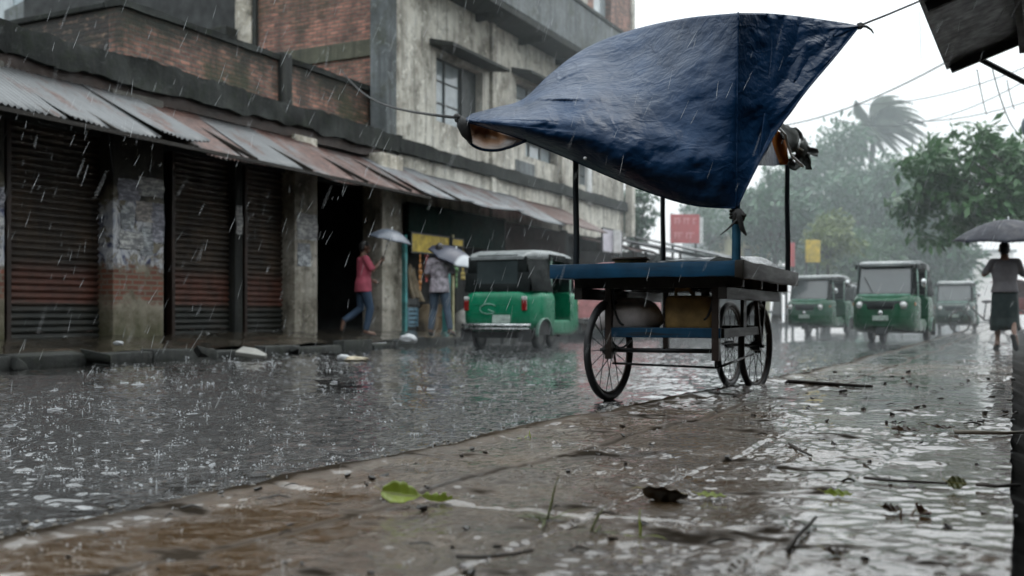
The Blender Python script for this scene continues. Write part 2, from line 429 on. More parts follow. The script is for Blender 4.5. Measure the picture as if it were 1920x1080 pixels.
def tarp_mat():
    n = N('wet_blue_tarpaulin'); o = n.obj()
    a = n.noise(o, 2.0, 6, .6)
    col = n.ramp(a, [(.3, (.003, .016, .043)), (.55, (.005, .024, .064)), (.75, (.009, .038, .095))])
    dv = n.n('ShaderNodeVectorMath', {'operation': 'ADD'}, i0=o, i1=n.map(n.n('ShaderNodeTexNoise', Vector=o, Scale=4.0, Detail=3.0).outputs[1], scale=(.16, .16, .16))).outputs[0]
    w1 = n.math('MULTIPLY', n.voro(n.map(dv, scale=(1, 1, 1.5)), 5.5, 'DISTANCE_TO_EDGE'), 1.6)
    w2 = n.noise(n.map(o, scale=(5, 5, 7)), 1.6, 5, .6, .5)
    w3 = n.math('ADD', n.math('MULTIPLY', n.voro(n.map(dv, scale=(1, 1, 1.7), rot=(0, .3, .2)), 14, 'DISTANCE_TO_EDGE'), 1.6), n.math('MULTIPLY', n.noise(n.map(o, scale=(14, 14, 18)), 2.0, 4, .6, .4), .9))
    h = n.math('ADD', n.math('ADD', w1, n.math('MULTIPLY', w2, .7)), n.math('MULTIPLY', w3, .35))
    ox, oy, oz = n.sep(dv)[:3]
    la = n.math('ADD', n.math('MULTIPLY', ox, CT), n.math('MULTIPLY', oy, ST))
    def folds(c, f): return n.ramp(n.math('ABSOLUTE', n.math('SUBTRACT', n.math('FRACT', n.math('MULTIPLY', c, f)), .5)), [(0, 1), (.09, 0)])
    grid = n.math('ADD', folds(n.math('ADD', la, n.math('MULTIPLY', oz, .25)), 5.2), folds(n.math('SUBTRACT', oz, n.math('MULTIPLY', la, .22)), 6.5))
    h = n.math('ADD', h, n.math('MULTIPLY', n.math('MULTIPLY', grid, .35), n.ramp(n.noise(o, 3, 3), [(.35, 0), (.65, 1)])))
    nr = n.bump(h, .30, .028)
    nr = n.bump(n.noise(o, 45, 3, .6), .12, .006, nr)
    return n.out(col, n.ramp(n.noise(o, 5, 4), [(.3, .30), (.7, .44)]), 0, nr, Specular_IOR_Level=.12)
M['tarp'] = tarp_mat()
M['lining'] = m_basic('brown_tarp_underside', (.12, .06, .028), .5, var=.5, scale=5, bump=.4, bscale=18)
M['orange_cloth'] = m_basic('orange_brown_cloth', (.30, .095, .014), .8, var=.4, scale=6, bump=.4, bscale=20, spec=.03)
M['rag'] = m_basic('dark_grey_rag', (.07, .075, .07), .7, var=.6, scale=9)
M['cord_white'] = m_basic('pale_wet_cord', (.55, .56, .55), .6, var=.2)
M['rope'] = m_basic('dark_rope', (.03, .03, .03), .8, bump=.5, bscale=120)

def leafmat(name, c1, c2, rough=.4, trans=.25):
    n = N(name); o = n.obj()
    col = n.ramp(n.noise(o, 1.1, 3, .5), [(.35, c1), (.65, c2)])
    col = n.mix(n.ramp(n.noise(o, 9, 2), [(.4, 0), (.8, .5)]), col, tuple(x * 1.5 for x in c2))
    b = n.n('ShaderNodeBsdfPrincipled', Base_Color=col, Roughness=rough)
    t = n.n('ShaderNodeBsdfTranslucent', Color=col)
    mx = n.n('ShaderNodeMixShader', i0=trans, i1=b.outputs[0], i2=t.outputs[0])
    n.t.links.new(mx.outputs[0], n.n('ShaderNodeOutputMaterial').inputs[0])
    return n.m
M['leaf'] = leafmat('dark_wet_foliage', (.022, .07, .024), (.055, .135, .042))
M['leaf_pale'] = leafmat('pale_yellow_green_foliage', (.07, .11, .025), (.13, .17, .045))
M['leaf_grey'] = leafmat('grey_green_foliage', (.018, .065, .032), (.05, .125, .06))
M['palm'] = leafmat('palm_foliage', (.03, .05, .03), (.06, .085, .05))
M['bark'] = m_basic('wet_bark', (.035, .028, .022), .7, var=.5, scale=8, bump=.6, bscale=25)

M['skin'] = m_basic('brown_skin', (.16, .085, .055), .5, var=.12, bump=.08, bscale=60)
M['hair'] = m_basic('black_hair', (.008, .007, .007), .4, var=.3, bump=.5, bscale=90)
def fabric(name, c, var=.3):
    return m_basic(name, c, .75, var=var, scale=5, bump=.35, bscale=22)
# ------------------------------------------------------------------ ground
def kerb_x(y):                                   # worn edge between road and footpath
    y = np.asarray(y, float)
    base = -2.42 + (y - 1.5) * .066
    base = np.where(y > 12, -1.73 + (y - 12) * .012, base)
    return base + (fbm(y * .9, y * 0 + 3.3, 5, 3) - .5) * .12 + (fbm(y * 7, y * 0 + 1.3, 9, 3) - .5) * .035

def sheet(name, X, Y, Z, attrs, mat, kind='structure'):
    n, m = X.shape
    me = bpy.data.meshes.new(name)
    me.vertices.add(n * m)
    me.vertices.foreach_set('co', np.stack([X, Y, Z], -1).reshape(-1).astype(np.float32))
    i = np.arange(n * m).reshape(n, m)
    q = np.stack([i[:-1, :-1], i[:-1, 1:], i[1:, 1:], i[1:, :-1]], -1).reshape(-1, 4)
    me.loops.add(q.size); me.loops.foreach_set('vertex_index', q.reshape(-1).astype(np.int32))
    me.polygons.add(len(q)); me.polygons.foreach_set('loop_start', (np.arange(len(q)) * 4).astype(np.int32))
    me.update(calc_edges=True); me.validate()
    me.polygons.foreach_set('use_smooth', np.ones(len(q), bool))
    for k, a in attrs.items():
        at = me.attributes.new(k, 'FLOAT', 'POINT'); at.data.foreach_set('value', a.reshape(-1).astype(np.float32))
    me.materials.append(mat)
    o = bpy.data.objects.new(name, me); COL.objects.link(o)
    return tag(o, kind=kind)

def wet_mat(name, dry1, dry2, wetc, fine=70, ring=5.0, bw=.42, spec=.8, rb=.05):
    n = N(name); o = n.obj(); wet = n.attr('wet'); dark = n.attr('dark')
    a = n.noise(o, 2.4, 7, .65)
    col = n.ramp(a, [(.32, dry1), (.68, dry2)])
    col = n.mix(n.ramp(n.voro(o, 42), [(.0, .75), (.35, 0)]), col, tuple(c * .4 for c in dry1))
    col = n.mix(wet, col, wetc)
    col = n.mix(n.math('MULTIPLY', dark, .85), col, (.010, .009, .007))
    rough = n.math('ADD', n.math('MULTIPLY', n.math('SUBTRACT', 1.0, wet), .20), rb)
    rough = n.math('ADD', rough, n.math('MULTIPLY', dark, .55), True)
    # rain rings on standing water
    rv = n.voro(o, ring, 'F1', 0); rv2 = n.voro(n.map(o, loc=(3.1, 7.7, 0)), ring * 1.9, 'F1', 0)
    def rings(d, fr):
        s = n.math('SINE', n.math('MULTIPLY', d, fr))
        return n.math('MULTIPLY', s, n.ramp(d, [(0, 1), (.42, 0)]))
    rp = n.math('ADD', rings(rv, 62.0), n.math('MULTIPLY', rings(rv2, 50.0), .6))
    wv = n.math('ADD', n.math('MULTIPLY', n.noise(o, 12, 3, .6), .7), n.math('ADD', n.math('MULTIPLY', n.noise(o, 34, 3, .6), .45), n.math('MULTIPLY', n.noise(o, 85, 2, .6), .22)))
    hw = n.math('ADD', n.math('MULTIPLY', rp, .16), wv)
    hd = n.math('ADD', n.math('MULTIPLY', n.noise(o, fine * 1.3, 4, .7), 1.1), n.math('MULTIPLY', n.noise(o, 26, 5, .65), 1.0))
    nb = n.bump(n.mix(wet, hd, hw), n.math('ADD', n.math('MULTIPLY', n.math('SUBTRACT', 1.0, wet), .10), bw), .016)
    return n.out(col, rough, 0, nb, Specular_IOR_Level=n.math('MULTIPLY', n.math('SUBTRACT', 1.0, n.math('MULTIPLY', dark, .95)), spec), Coat_Weight=n.math('SUBTRACT', n.math('ADD', .85, n.math('MULTIPLY', wet, .15)), n.math('MULTIPLY', dark, 1.0), True), Coat_Roughness=.05, Coat_IOR=1.6)
M['road'] = wet_mat('wet_asphalt', (.014, .0135, .013), (.036, .034, .031), (.028, .027, .025), 80, bw=.8, rb=.05)
M['path'] = wet_mat('wet_muddy_slabs', (.045, .028, .014), (.13, .080, .038), (.105, .060, .024), 70, bw=.62)
M['mud'] = wet_mat('wet_dirt', (.03, .025, .018), (.09, .075, .055), (.03, .026, .02), 60)

def build_ground():
    # endless base sheet, below everything
    g = MB(); g.add([(-400, -60, -.3), (400, -60, -.3), (400, 900, -.3), (-400, 900, -.3)], [(0, 1, 2, 3)])
    g.build('ground', M['mud'], kind='structure')
    # road -------------------------------------------------------------
    ys = np.concatenate([[-20, -6, 0], np.geomspace(.9, 22, 620), np.geomspace(22.3, 260, 90)])
    ts = np.linspace(0, 1, 330)
    Y = np.repeat(ys[:, None], len(ts), 1)
    x1 = kerb_x(ys)[:, None] + .02; x0 = np.full_like(x1, -9.75)
    X = x0 + (x1 - x0) * (1 - (1 - ts[None, :]) ** 1.45)
    h = (fbm(X * 1.1, Y * 1.1, 1, 3) - .5) * .028 + (fbm(X * 6, Y * 6, 2, 3) - .5) * .016 + (fbm(X * 19, Y * 19, 3, 2) - .5) * .013 + (vnoise(X * 38, Y * 38, 4) - .5) * .008
    lvl = -.0065 + (fbm(X * .22, Y * .22, 8, 2) - .5) * .022
    lvl = lvl + .014 * np.exp(-((X - x1 + .3) / .35) ** 2) + .014 * np.exp(-((X + 9.3) / .5) ** 2)
    rip = (fbm(X * 7, Y * 7, 21, 2) - .5) * .014 + (vnoise(X * 21, Y * 21, 22) - .5) * .011
    wet = np.clip((lvl - h) / .008 + .5, 0, 1)
    Z = np.where(h > lvl, h, lvl + rip * np.clip((lvl - h) / .01, .25, 1))
    far = np.clip((Y - 20) / 25, 0, 1); Z = Z * (1 - far * .8); wet = wet * (1 - far) + .9 * far
    sheet('road', X, Y, Z, {'wet': wet}, M['road'])
    # footpath -----------------------------------------------------------
    ys = np.concatenate([[-20, -6, 0], np.geomspace(.8, 20, 640), np.geomspace(20.3, 260, 70)])
    ts = np.concatenate([[-.012, -.006], np.linspace(0, 1, 300)])
    Y = np.repeat(ys[:, None], len(ts), 1)
    x0 = kerb_x(ys)[:, None]; x1 = np.full_like(x0, -.006) + (fbm(ys * 5, ys * 0 + 8, 60, 3)[:, None] - .5) * .03
    T = ts[None, :]
    X = x0 + (x1 - x0) * T
    xe = X - x0                                     # distance from the kerb edge
    h = (fbm(X * 1.6, Y * 1.6, 31, 3) - .5) * .034 + (fbm(X * 7, Y * 7, 32, 3) - .5) * .018 + (fbm(X * 20, Y * 26, 33, 2) - .5) * (.0022 + .012 * np.clip((X + 1.35) / .8, 0, 1)) + (vnoise(X * 46, Y * 52, 34) - .5) * .0045
    # slab joints
    for yj in np.arange(1.2, 40, 1.45):
        wob = (fbm(X * 2, X * 0 + yj, 40, 2) - .5) * .09
        h = h - .014 * np.exp(-((Y - yj - wob) / .012) ** 2)
    wob = (fbm(Y * 1.5, Y * 0 + 4, 41, 2) - .5) * .10
    for xj in (.62, 1.25, 1.8):
        h = h - .012 * np.exp(-((xe - xj - wob) / .010) ** 2)
    h = h + .012 * np.exp(-((xe - .11) / .07) ** 2)
    lvl = -.0045 + (fbm(X * .7, Y * .7, 38, 3) - .5) * .030 + .005 * np.clip((X + 1.4) / .8, 0, 1)
    lvl = lvl - .02 * np.exp(-(xe / .16) ** 2)
    rip = (fbm(X * 8, Y * 12, 51, 2) - .5) * .006 + (vnoise(X * 21, Y * 30, 52) - .5) * .003
    wet = np.clip((lvl - h) / .008 + .5, 0, 1)
    dark = np.clip(np.exp(-((xe - .03) / .09) ** 2) * (.6 + .8 * fbm(X * 3, Y * 3, 36, 3)) + .8 * np.exp(-((xe - .62 - wob) / .03) ** 2) + 1.5 * np.clip(fbm(X * 5, Y * 9, 37, 4) - .62, 0, 1) * 4, 0, 1)  # kerb-edge shadow line painted dark, plus a dark joint and dirty patches
    Z = .045 + np.where(h > lvl, h, lvl + rip * np.clip((lvl - h) / .01, 0, 1))
    Z = np.where(T < -.009, -.08, np.where(T < -.001, .01, Z))
    far = np.clip((Y - 20) / 25, 0, 1); Z = np.where(T < 0, Z, Z * (1 - far) + .045 * far); wet = wet * (1 - far) + .9 * far
    sheet('footpath', X, Y, Z, {'wet': wet, 'dark': dark}, M['path'])
    # dark drain strip beside the shops on the right
    ys = np.concatenate([[-5], np.geomspace(.9, 60, 220)]); ts = np.linspace(0, 1, 26)
    Y = np.repeat(ys[:, None], len(ts), 1)
    X = -.02 + (fbm(ys * 6, ys * 0, 61, 3)[:, None] - .5) * .02 * (1 - ts[None, :]) + .52 * ts[None, :]
    Z = .028 + (fbm(X * 9, Y * 9, 62, 4) - .5) * .05 - .07 * np.exp(-((ts[None, :] - .3) / .25) ** 2)
    sheet('drain', X, Y, Z, {'wet': np.clip((fbm(X * 3, Y * 3, 63, 3) - .3) * 3, 0, 1) * .3, 'dark': np.clip(.75 + fbm(X * 4, Y * 4, 64, 3) * .5, 0, 1.0)}, M['drain'])
    b = MB(); b.add([(.3, -6, .06), (6, -6, .06), (6, 120, .06), (.3, 120, .06)], [(0, 1, 2, 3)])
    b.build('shop_floor_ground', M['mud'], kind='structure')
    # left pavement
    ys = np.linspace(0, 60, 520); ts = np.linspace(0, 1, 46)
    Y = np.repeat(ys[:, None], len(ts), 1); X = -9.98 - 2.3 * ts[None, :] + 0 * Y
    Z = .13 + .14 * np.clip(ts[None, :] / .75, 0, 1) + (fbm(X * 2.2, Y * 2.2, 71, 4) - .5) * .09 + (fbm(X * 9, Y * 9, 72, 3) - .5) * .035
    sheet('pavement', X, Y, Z, {'wet': np.clip((fbm(X * 1.3, Y * 1.3, 73, 3) - .52) * 6, 0, 1)}, M['mud'])
    # broken kerb stones along it
    k = MB(); y = 1.0
    while y < 60:
        L = random.uniform(.7, 1.15); hgt = random.choice([.13, .15, .16, .10])
        if random.random() < 2:
            xo = random.uniform(-.03, .04)
            k.box((-9.86 + xo, y + L / 2, hgt / 2 - .02), (.24, L - random.uniform(.015, .05), hgt + .04), (random.uniform(-.03, .03), random.uniform(-.05, .05), random.uniform(-.03, .03)), .02)
        y += L
    k.build('kerb', M['conc_dark'], bevel=.025, seg=2, smooth=True, kind='structure')
M['drain'] = wet_mat('black_drain_mud', (.008, .008, .007), (.022, .02, .016), (.01, .01, .01), 50)
build_ground()

# ------------------------------------------------------------------ rain
def build_rain():
    rnd = random.Random(3); b = MB()
    for i in range(1150):
        w = rnd.uniform(2.2, 13) ** 1.0
        px = rnd.uniform(-60, 1980); py = rnd.uniform(-30, 900)
        p = P(px, py, w)
        if p.z < .15: continue
        L = rnd.uniform(.03, .13) * (w / 6) ** .5; r = rnd.uniform(.0005, .0013) * (w / 5) ** .6
        tilt = rnd.gauss(.36, .12)
        d = Vector((-tilt * CT, -tilt * ST, -1)).normalized()
        b.tube([p - d * L / 2, p - d * L * .1, p + d * L * .3, p + d * L / 2], [r * .15, r * .7, r, r * .2], 5)
    n = N('falling_rain_water')
    a = n.n('ShaderNodeBsdfPrincipled', Base_Color=(.85, .88, .9, 1), Roughness=.15)
    t = n.n('ShaderNodeBsdfTransparent'); tl = n.n('ShaderNodeBsdfTranslucent', Color=(.9, .92, .94, 1))
    m1 = n.n('ShaderNodeMixShader', i0=.5, i1=a.outputs[0], i2=tl.outputs[0])
    m2 = n.n('ShaderNodeMixShader', i0=.36, i1=t.outputs[0], i2=m1.outputs[0])
    n.t.links.new(m2.outputs[0], n.n('ShaderNodeOutputMaterial').inputs[0]); M['rain'] = n.m
    b.build('rain', M['rain'], fixn=False, smooth=True, kind='stuff', label='streaks of rain falling across the street', cat='rain')
    # splashes: little crowns thrown up by drops
    s = MB(); rnd = random.Random(5)
    def crown(x, y, z, sc):
        k = rnd.randint(3, 7); hh = rnd.uniform(.006, .034) * sc
        for j in range(k):
            t = rnd.uniform(0, 6.283); rr = rnd.uniform(.006, .022) * sc; q = rnd.uniform(.0014, .0036) * sc
            zz = rnd.uniform(.15, 1) * hh
            f_ = rnd.uniform(.7, 1.4); s.ball((x + rr * math.cos(t), y + rr * math.sin(t), z + zz), (q * f_, q * f_, q * rnd.uniform(.6, 1.4)), 6, 4)
        if rnd.random() < .04:
            n8 = 10; rr = rnd.uniform(.012, .04) * sc; s.loop([Vector((x + rr * math.cos(2 * math.pi * q / n8), y + rr * math.sin(2 * math.pi * q / n8), z + rnd.uniform(0, .004))) for q in range(n8)], .0016 * sc, 4)
        if rnd.random() < .10:
            s.tube([(x, y, z - .005), (x, y, z + hh * .6), (x, y, z + hh * 1.1)], [.004 * sc, .0018 * sc, .0006], 5)
    for i in range(3000):
        y = 2.4 + 15 * rnd.random() ** 1.05; kx = float(kerb_x(np.array([y]))[0])
        crown(rnd.uniform(max(-9.6, -1.0 * y - 1.5), kx - .05), y, .002, rnd.uniform(.35, .95) * (1 + y * .05) * (1.8 if rnd.random() < .08 else 1))
    for i in range(420):
        y = 1.5 + 11 * rnd.random() ** 1.3; kx = float(kerb_x(np.array([y]))[0])
        crown(rnd.uniform(kx + .05, 0), y, .045, rnd.uniform(.4, 1.0))
    s.build('rain_splashes', M['rain'], fixn=False, smooth=True, kind='stuff', label='drops splashing up from the wet road', cat='rain')
build_rain()
# ------------------------------------------------------------------ left: shuttered shop row
XF = -11.8
def wall_holes(mb, X, y0, y1, z0, z1, holes, thick):
    """wall in the plane x=X facing +x, holes = (ya,yb,za,zb)"""
    ys = sorted({y0, y1, *[h[0] for h in holes], *[h[1] for h in holes]}); zs = sorted({z0, z1, *[h[2] for h in holes], *[h[3] for h in holes]})
    ys = [y for y in ys if y0 <= y <= y1]; zs = [z for z in zs if z0 <= z <= z1]
    inside = lambda y, z: any(h[0] < y < h[1] and h[2] < z < h[3] for h in holes)
    for a, b in zip(ys, ys[1:]):
        for c, d in zip(zs, zs[1:]):
            if not inside((a + b) / 2, (c + d) / 2):
                mb.add([(X, a, c), (X, b, c), (X, b, d), (X, a, d)], [(0, 1, 2, 3)])
    for a, b, c, d in holes:
        t = X - thick
        mb.add([(X, a, c), (X, b, c), (X, b, d), (X, a, d), (t, a, c), (t, b, c), (t, b, d), (t, a, d)], [(0, 4, 5, 1), (1, 5, 6, 2), (2, 6, 7, 3), (3, 7, 4, 0)])
    t = X - thick
    mb.add([(X, y0, z0), (X, y1, z0), (X, y1, z1), (X, y0, z1), (t, y0, z0), (t, y1, z0), (t, y1, z1), (t, y0, z1)], [(0, 4, 7, 3), (1, 2, 6, 5), (3, 7, 6, 2)])

def tin_sheet(y0, y1, xa, za, xb, zb, name, mat, parent, pitch=.085, amp=.016, lift=0.0, sag=.014, twist=0, seed=0):
    """corrugated sheet: upper edge (xa,za), lower edge (xb,zb), spanning y0..y1"""
    rn = random.Random(seed); nc = int((y1 - y0) / pitch * 6); rows = 7; arr = []
    ph = rn.uniform(0, 6)
    for i in range(rows):
        t = i / (rows - 1); row = []
        for j in range(nc + 1):
            y = y0 + (y1 - y0) * j / nc; s = j / nc
            x = xa + (xb - xa) * t; z = za + (zb - za) * t
            z += amp * math.sin(2 * math.pi * (y - y0) / pitch) + lift + twist * (s - .5) * t - sag * math.sin(math.pi * s) * t + .022 * math.sin(s * 5 + ph) * t * t
            if i == rows - 1: x += .02 * math.sin(9 * s + ph) + rn.uniform(-.008, .008)
            row.append((x, y + .05 * t * math.sin(ph), z))
        arr.append(row)
    return MB().grid(arr).build(name, mat, parent, smooth=True, solid=.004)

def pil(parent, pa, pb, mat, z1=3.9, X=XF + .1, depth=.5, z0=.1):
    ya, yb = yon(pa, X), yon(pb, X)
    n = 14; arr = []
    m = MB().bb((X - depth, ya, z0), (X, yb, z1))
    return m.build('pillar', mat, parent, bevel=.03, seg=2, smooth=True), ya, yb

def shutter(parent, pa, pb, X=XF - .22, z0=.24, z1=3.3):
    ya, yb = yon(pa, X), yon(pb, X); prof = []
    nz = int((z1 - z0) / .095)
    for i in range(nz):
        a = z0 + i * .095
        prof += [(X, a), (X + .022, a + .014), (X + .042, a + .042), (X + .030, a + .072), (X - .004, a + .088)]
    arr = [[(x, y, z) for (x, z) in prof] for y in np.linspace(ya, yb, 14)]
    for k, row in enumerate(arr):
        d = .012 * math.sin(k * 1.7 + pa)
        arr[k] = [(x + d * math.sin(z * 3 + pa), y, z) for x, y, z in row]
    s = MB().grid(arr).build('shutter', M['shutter'], parent, smooth=True, fixn=False)
    g = MB()
    for y in (ya - .03, yb + .03): g.bb((X - .05, y - .035, z0 - .06), (X + .075, y + .035, z1))
    each(g, 'guide_rail', M['rust_iron'], s, bevel=.006)
    b = MB().bb((X - .02, ya, z0 - .1), (X + .06, yb, z0 + .03)); b.build('bottom_bar', M['conc_dark'], s, bevel=.01)
    l = MB()
    for q in (.25, .75):
        y = ya + (yb - ya) * q; l.tube([(X + .06, y - .07, z0 + .10), (X + .09, y - .04, z0 + .12), (X + .09, y + .04, z0 + .12), (X + .06, y + .07, z0 + .10)], .01, 6)
    q_ = ya + (yb - ya) * .5
    MB().box((X + .085, q_, z0 - .02), (.04, .075, .07)).tube([(X + .085, q_ - .025, z0 + .01), (X + .085, q_ - .022, z0 + .055), (X + .085, q_ + .022, z0 + .055), (X + .085, q_ + .025, z0 + .01)], .008, 6).build('padlock', M['chrome'], s, bevel=.004)
    each(l, 'handle', M['rust_iron'], s, smooth=True)
    return s

Y_END = yon(741, XF)      # where the row meets the taller concrete building
shop = empty('shuttered_shop_row', (XF, 12, 0), label='low dark row of shuttered shops under a brick parapet', cat='shop building')
room = MB()
y0s = -4
room.bb((-17, y0s, 0), (-16.6, Y_END, 4.2)); room.bb((-17, y0s - .2, 0), (-12.1, y0s, 4.2))
room.bb((-16.6, Y_END - .15, 0), (-12.35, Y_END - .02, 4.2))
pa, pb = yon(590, XF), yon(718, XF)
room.bb((-16.6, pa - .35, 0), (-12.3, pa - .2, 4.2))
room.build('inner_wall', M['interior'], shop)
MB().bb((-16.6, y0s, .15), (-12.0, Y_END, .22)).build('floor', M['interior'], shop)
lin = MB(); lin.bb((XF - .42, y0s, 3.2), (XF - .12, Y_END, 3.95)); lin.build('lintel', M['lintel'], shop)
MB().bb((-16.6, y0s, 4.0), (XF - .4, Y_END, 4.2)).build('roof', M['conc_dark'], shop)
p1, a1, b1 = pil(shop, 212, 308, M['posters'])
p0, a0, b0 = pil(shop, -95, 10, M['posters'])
p2, a2, b2 = pil(shop, 553, 596, M['pillar_pale'])
p3, a3, b3 = pil(shop, 717, 757, M['pillar_pale'], X=XF + .35)
pm, am, bm_ = pil(shop, 441, 456, M['conc_dark'], X=XF - .05, depth=.25)
for i, (a, b) in enumerate(((-330, -110), (14, 205), (322, 439), (458, 551))): shutter(shop, a, b)
def paper(parent, X, pa, pb, y0p, y1p, mat=None):
    A = W(pa, y0p, X); B = W(pb, y1p, X); n = 8
    arr = [[(X + .012 + .01 * math.sin(j * 1.3 + i), A.y + (B.y - A.y) * j / n + random.uniform(-.008, .008), B.z + (A.z - B.z) * i / n + random.uniform(-.008, .008)) for j in range(n + 1)] for i in range(n + 1)]
    MB().grid(arr).build('poster', mat or M['poster'], parent, fixn=False)
def tint(k, c):
    n = N('torn_poster_tint'); o = n.obj(); x, y, z = n.sep(o)[:3]; v = n.comb(y, z, 0.0)
    ln = n.ramp(n.noise(n.map(v, scale=(5, 16, 1), loc=(k * 3.1, k, 0)), 1.5, 5, .7, .6), [(.45, 0), (.5, 1)])
    bg_ = n.ramp(n.noise(n.map(v, scale=(2, 3, 1), loc=(k, 0, 0)), 1.2, 6, .7), [(.4, tuple(q * .55 for q in c)), (.6, c)])
    return n.out(n.mix(n.math('MULTIPLY', ln, .6), bg_, (.05, .05, .07)), .6)
tints = [tint(k, c) for k, c in enumerate(((.46, .46, .52), (.70, .70, .67), (.58, .61, .62), (.62, .56, .50)))]
paper(p2, XF + .1, 556, 594, 398, 452, tints[1])
paper(p2, XF + .1, 557, 582, 455, 500, tints[2])
for k, (a, b, c, d) in enumerate(((220, 262, 333, 380), (258, 306, 330, 372), (226, 250, 384, 430), (254, 290, 376, 418), (284, 307, 380, 455), (224, 268, 432, 468), (262, 286, 424, 480))): paper(p1, XF + .1 + .004 * (k % 3), a, b, c, d, tints[k % 4])
paper(pm, XF - .05, 442, 454, 385, 440, tints[1]); paper(p0, XF + .1, -40, 8, 345, 390, tints[0]); paper(p0, XF + .1, -50, 6, 400, 432)
# dark step in front of the shops
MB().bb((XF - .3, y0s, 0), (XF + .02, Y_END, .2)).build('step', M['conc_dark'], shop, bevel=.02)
# mossy roof edge, lumpy
def lumpy_bar(y0, y1, xa, xb, za, zb, name, mat, parent, amp=.05, step=.07, seed=0):
    ny = int((y1 - y0) / step); rings = []
    for i in range(ny + 1):
        y = y0 + (y1 - y0) * i / ny; ring = []
        base = [(xa, za), (xb, za), (xb, (za + zb) / 2), (xb, zb), ((xa + xb) / 2, zb), (xa, zb)]
        for k, (x, z) in enumerate(base):
            d = float(fbm(np.array(y * 1.7), np.array(k * 3.1 + seed), 81, 5, .65)) - .5
            e = float(fbm(np.array(y * 1.7 + 40), np.array(k * 2.7 + seed), 82, 5, .65)) - .5
            ring.append((x + d * amp * 2, y, z + e * amp * 2))
        rings.append(ring)
    return MB().loft(rings).build(name, mat, parent, smooth='auto')
lumpy_bar(y0s, Y_END + .1, XF - .7, XF + .12, 4.02, 4.42, 'roof_edge', M['ledge'], shop, .10)
lumpy_bar(y0s, Y_END + .1, XF - .15, XF + .02, 3.84, 4.04, 'gutter_strip', M['rust_iron'], shop, .02)
# brick parapet with returns
XP = XF - .5
ypa = yon(226, XP); ypb = Y_END
par = MB(); par.bb((XP - .25, ypa, 4.3), (XP, ypb, 5.36)); par.build('parapet', M['brick'], shop)
MB().bb((-17.0, ypa, 4.2), (XP - .252, ypa + .25, 5.36)).build('parapet', M['brick_dark'], shop)
lumpy_bar(ypa - .04, ypb, XP - .3, XP + .05, 5.36, 5.47, 'coping', M['ledge'], shop, .025, seed=5)
cp = MB().bb((-17.0, ypa - .06, 5.36), (XP - .31, ypa + .29, 5.46)); cp.build('coping', M['ledge'], shop, bevel=.02)
ya, yb = yon(529, XP + .1), yon(549, XP + .1)
MB().bb((XP - .3, ya, 4.3), (XP + .1, yb, 5.52)).build('pier', M['conc_dark'], shop, bevel=.03)
# tin awnings, each sheet a part
XA, XB = XF + .02, -10.28
def awn(pa, pb, mat, za=3.86, zb=3.0, seed=0, **k):
    y0, y1 = yon(pa, XB), yon(pb, XB)
    tin_sheet(y0, y1, XA, za, XB, zb, 'awning_sheet', mat, shop, seed=seed, **k)
awn(-330, -120, M['tin'], seed=1); awn(-130, 130, M['tin'], seed=2, lift=.004); awn(125, 300, M['tin'], 3.84, 2.99, seed=3, lift=.006)
awn(296, 392, M['tin'], 3.86, 3.07, seed=4, twist=.03); awn(388, 505, M['tin_rust'], 3.82, 2.90, seed=5, twist=-.04)
awn(500, 606, M['tin'], 3.80, 2.93, seed=6, lift=.012); awn(600, 700, M['tin_rust'], 3.82, 2.90, seed=7, twist=.06); awn(696, 797, M['tin_rust'], 3.76, 2.92, seed=8)
# rafters and brackets under the awning
rf = MB()
for px in (-60, 60, 212, 330, 441, 552, 640, 740):
    y = yon(px, XF); rf.bar((XF, y, 3.74), (XB + .1, y, 2.94), .06, .05)
rf.bar((XB + .12, yon(-300, XB), 2.935), (XB + .12, yon(797, XB), 2.87), .05, .05)
each(rf, 'rafter', M['brown_wood'], shop)
sp_ = MB()
for i in range(5):
    y = yon(250 + i * 22, XF + .1)
cb = MB(); pts = [W(190, 190, XF + .3), W(205, 260, XF + .25), W(212, 330, XF + .15)]; cb.tube(pts, .012, 6); cb.build('hanging_cable', M['iron'], shop, smooth=True)

# ------------------------------------------------------------------ concrete building
YC0, YC1 = Y_END, 31.9
cb_ = empty('concrete_building', (XF - 3, 24, 0), label='tall stained concrete building with balcony above the tin awning', cat='building')
def win(px0, px1, pyt, pyb, X=XF):
    A = W(px0, pyt, X); B = W(px0, pyb, X); return (A.y, yon(px1, X), B.z, A.z)
w1 = win(818, 905, 98, 226); w2 = win(968, 1035, 148, 226); w3 = win(985, 1046, 258, 292); w4 = win(1085, 1112, 300, 345)
zb_ = 7.95
wl = MB(); wall_holes(wl, XF, YC0, YC1, 3.0, 12.5, [w1, w2, w3, w4], .38); wl.build('wall', M['conc'], cb_, fixn=False)
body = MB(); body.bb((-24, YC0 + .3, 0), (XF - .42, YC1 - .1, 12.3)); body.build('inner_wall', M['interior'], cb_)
def window_in(h, X, n, split=None, nh=2):
    a, b, c, d = h; Xg = X - .26
    fr = MB(); t = .05
    e = split if split else b
    fr.bb((Xg - .03, a, c), (Xg + .03, a + t, d)); fr.bb((Xg - .03, e - t, c), (Xg + .03, e, d)); fr.bb((Xg - .03, a + t, c), (Xg + .03, e - t, c + t)); fr.bb((Xg - .03, a + t, d - t), (Xg + .03, e - t, d))
    for i in range(1, n):
        y = a + (e - a) * i / n; fr.bb((Xg - .028, y - .03, c + t), (Xg + .028, y + .03, d - t))
    for i in range(1, nh + 1):
        z = c + (d - c) * i / (nh + 1); fr.bb((Xg - .022, a + t, z - .014), (Xg + .022, e - t, z + .014))
    f = fr.build('window', M['frame'], cb_)
    MB().bb((Xg - .015, a + t * .5, c + t * .5), (Xg - .005, e - t * .5, d - t * .5)).build('pane', M['glass'], f)
    return f
